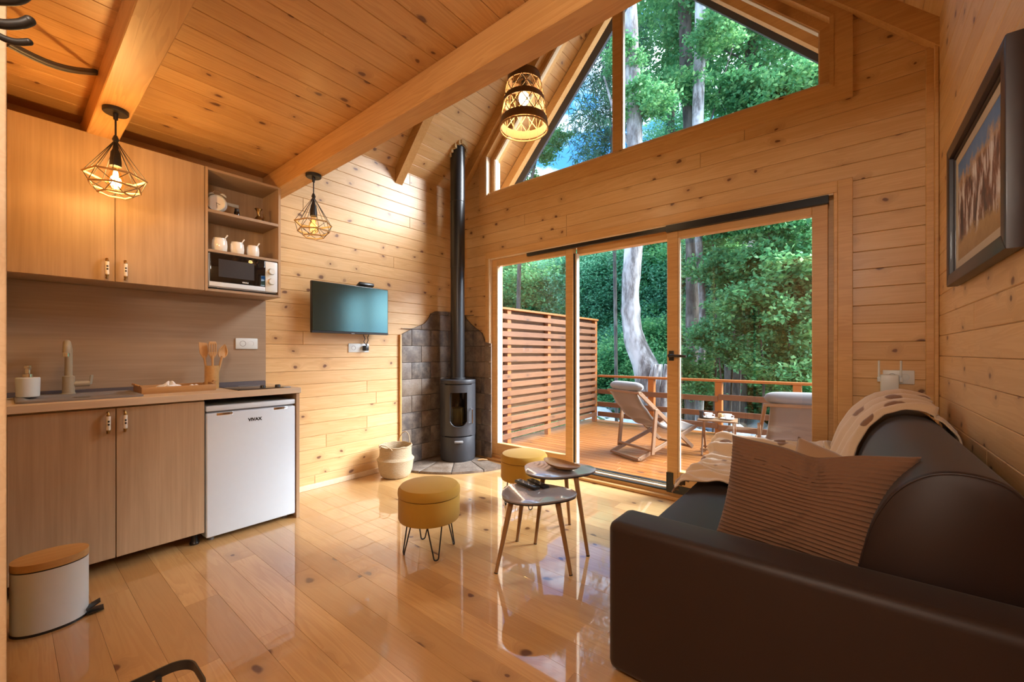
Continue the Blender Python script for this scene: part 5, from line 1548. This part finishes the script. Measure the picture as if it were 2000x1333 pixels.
# twin trunks and the thick dark trunk behind the sliding leaf
p = [gnd(P3(1352,760,11)), P3(1352,740,11), P3(1352,500,11), P3(1349,300,11), P3(1340,120,11), P3(1335,-40,11), P3(1330,-200,11)]
tree('slender_tree', 'slender dark tree trunk just right of the sliding door stile', p, [.17,.16,.15,.15,.16,.14,.1], 'bark_dark',
     [('lace', P3(1320,-40,11.5), 1.0, .9), ('lace', P3(1400,120,12.5), .8, .4), ('spray', P3(1330,180,10.5), 1.1, .2)],
     branches=[([P3(1340,160,11),P3(1390,110,11),P3(1420,60,11)],.04,.012), ([P3(1349,300,11),P3(1390,230,10.8),P3(1440,60,10.6)],.03,.01)])
p = [gnd(P3(1362,850,10)), P3(1368,760,10), P3(1372,600,10), P3(1364,460,10), P3(1362,330,10), P3(1364,190,10.2), P3(1368,60,10.4), P3(1366,-60,10.5), P3(1366,-200,10.6)]
tree('slender_tree', 'thin pale tree trunk rising beside the dark slender one', p, [.09,.085,.07,.08,.10,.13,.12,.11,.08], 'bark_pale',
     [('lace', P3(1440,-40,11.8), .8, 2.2), ('spray', P3(1400,60,9.8), .9, 2.6)])
p = [gnd(P3(1432,800,12.5)), P3(1436,740,12.5), P3(1442,640,12.5), P3(1452,540,12.5), P3(1456,440,12.5), P3(1464,250,12.5), P3(1470,120,12.5), P3(1474,0,12.5), P3(1474,-140,12.5)]
tree('thick_tree', 'thick mossy dark tree trunk in the middle of the sliding leaf', p, [.34,.28,.26,.25,.24,.20,.19,.17,.12], 'bark_dark',
     [('lace', P3(1500,60,13.6), 1.0, 1.6), ('lace', P3(1580,130,13.0), .8, .8), ('spray', P3(1500,190,11), 1.1, .5), ('lace', P3(1430,-100,13.5), .9, 2.6)],
     branches=[([P3(1470,130,12.5),P3(1440,110,12.2),P3(1405,95,12)],.04,.012)])
p = [gnd(P3(1310,700,14)), P3(1312,560,14), P3(1312,300,14), P3(1308,140,14), P3(1304,0,14), P3(1300,-150,14)]
tree('slender_tree', 'far thin tree trunk between the pale trunks in the gable window', p, [.13,.13,.12,.12,.11,.08], 'bark_dark',
     [('lace', P3(1290,90,14.6), .95, 2.0), ('lace', P3(1265,-30,14), .8, 1.1), ('cool_b', P3(1330,330,15.5), .85, .5)])
# narrow-leaved tree against the sky
p = [gnd(P3(1205,640,10)), P3(1200,480,10), P3(1196,330,10), P3(1190,180,10), P3(1186,60,10), P3(1180,-60,10)]
tree('willow_tree', 'narrow-leaved tree hanging against the blue sky left of the mullion', p, [.05,.045,.04,.03,.025,.015], 'bark_dark',
     [('willow', P3(1178,200,10), (.62,.62,.95), .3), ('willow', P3(1170,290,10.2), (.5,.5,.5), 1.4), ('willow', P3(1196,110,10), (.55,.5,.7), 2.2)])
# leafy limb at the lower left of the gable window
p = [gnd(P3(1010,620,11)), P3(1015,500,11), P3(1030,400,11), P3(1045,320,11), P3(1060,270,11)]
tree('leaning_tree', 'bright leafy tree top at the lower left of the gable window', p, [.08,.07,.06,.04,.02], 'bark_dark',
     [('spray', P3(1050,300,11), 1.0, .4), ('spray', P3(1078,272,11), .7, 1.4), ('spray', P3(1015,345,11), .95, 2.4), ('sprig', P3(1100,262,11), .8, .3), ('spray', P3(1000,380,11), 1.1, 1.0)])
# fresh maple sprays near the right of the view
for k, (a, b, yy, s) in enumerate(((1530,520,9.5,1.1),(1480,600,9.2,1.0),(1560,640,9.8,1.2),(1400,660,9.0,.8),(1500,430,9.6,1.0),(1575,160,11,1.0),(1440,190,11,.9),(1570,560,10.2,1.3),(1420,530,10,1.0),(1540,720,9.4,1.0),(1390,430,10,.9),(1330,720,9.5,.9))):
    q = P3(a, b, yy)
    t = tree('maple_sapling', 'bright leafy maple sapling growing beyond the railing', [gnd(q), (q[0]+.1, q[1], (q[2]+GZ)/2), (q[0], q[1], q[2])], [.03,.022,.008], 'bark_dark',
         [('spray', q, s, k*1.3), ('spray', (q[0]+.3*s, q[1]+.2, q[2]-.45*s), s*.9, k*2.1+1), ('sprig', (q[0]-.5*s, q[1]+.1, q[2]+.2), s, k*.7)], group='maple saplings beyond the railing')

# thickets behind: shrubs low down, then trees climbing the far bank
def gz_at(x, y):
    b = max(0, y-13.0); return GZ + .012*b*b + .25*b*min(1,b/6)
proto_s = None; proto_t = None
rs = random.Random(5)
def shrub(x, y, s, key, rz):
    t = empty('riverside_shrub', (x, y, gz_at(x,y)), rz, 'dense green shrub in the thicket across the stream', 'shrub', 'shrubs across the stream')
    mb = MB()
    for k in range(3):
        a = k*2.1; mb.tube([(0,0,-.1),(.25*s*math.cos(a),.25*s*math.sin(a),.9*s),(.5*s*math.cos(a),.5*s*math.sin(a),1.8*s)], [.04,.03,.012], 6)
    mb.build('stem', M['bark_dark'], t, sharp=None)
    o = bpy.data.objects.new('foliage', LM[key]); o.location = (0,0,1.35*s); o.scale = (s*.85,s*.85,s*.8); link(o, t); o['kind'] = 'stuff'
def bank_tree(x, y, h, s, key, rz):
    t = empty('bank_tree', (x, y, gz_at(x,y)), rz, 'leafy tree on the wooded bank behind the thicket', 'tree', 'trees on the wooded bank')
    MB().tube([(0,0,-.2),(.1,0,h*.5),(0,.1,h)], [.16,.12,.05], 8).build('trunk', M['bark_dark'], t, sharp=None)
    for dz, k_ in ((h, 1.0), (h*.62, .9)):
        o = bpy.data.objects.new('foliage', LM[key]); o.location = (0,0,dz); o.scale = (s*k_,)*3; o.rotation_euler = (0,0,dz); link(o, t); o['kind'] = 'stuff'
keys = ['cool_a','broad_a','cool_b','broad_b']
for k in range(40):
    y_ = rs.uniform(13.8, 17.0); x_ = -0.06*y_ - rs.uniform(0, 1)*y_*.92
    shrub(x_, y_, rs.uniform(.75,1.25), keys[rs.choice([0,1,1,2,3])], rs.uniform(0,6))
for k in range(40):
    y_ = rs.uniform(16.5, 27); x_ = -0.03*y_ - rs.uniform(0, 1)*y_*.98
    bank_tree(x_, y_, rs.uniform(2.5,4.8), rs.uniform(.9,1.35), keys[rs.choice([0,0,2,1,3])], rs.uniform(0,6))
for k in range(9):
    y_ = rs.uniform(14, 17); shrub(rs.uniform(0, .30)*y_, y_, rs.uniform(.8,1.25), keys[rs.choice([0,1,1,2,3])], rs.uniform(0,6))
for k in range(12):
    y_ = rs.uniform(17, 25); bank_tree(rs.uniform(0, .30)*y_, y_, rs.uniform(3.5,6.5), rs.uniform(1.0,1.4), keys[rs.choice([0,1,1,2,3])], rs.uniform(0,6))
# low greenery beside the deck, under the screen
for k in range(10):
    x_, y_ = -4.3 - rs.uniform(0,1.6), 4.0 + k*.33
    t = empty('ground_plant', (x_, y_, DECK-.35), rs.uniform(0,6), 'low leafy plant on the ground behind the privacy screen', 'plant', 'plants behind the privacy screen')
    o = bpy.data.objects.new('foliage', LM['sprig']); o.location = (0,0,.18); o.scale = (.9,.9,.7); link(o, t); o['kind'] = 'stuff'
    MB().tube([(0,0,-.05),(.02,0,.2),(.05,.02,.32)], .008, 6).build('stem', M['bark_dark'], t, sharp=None)
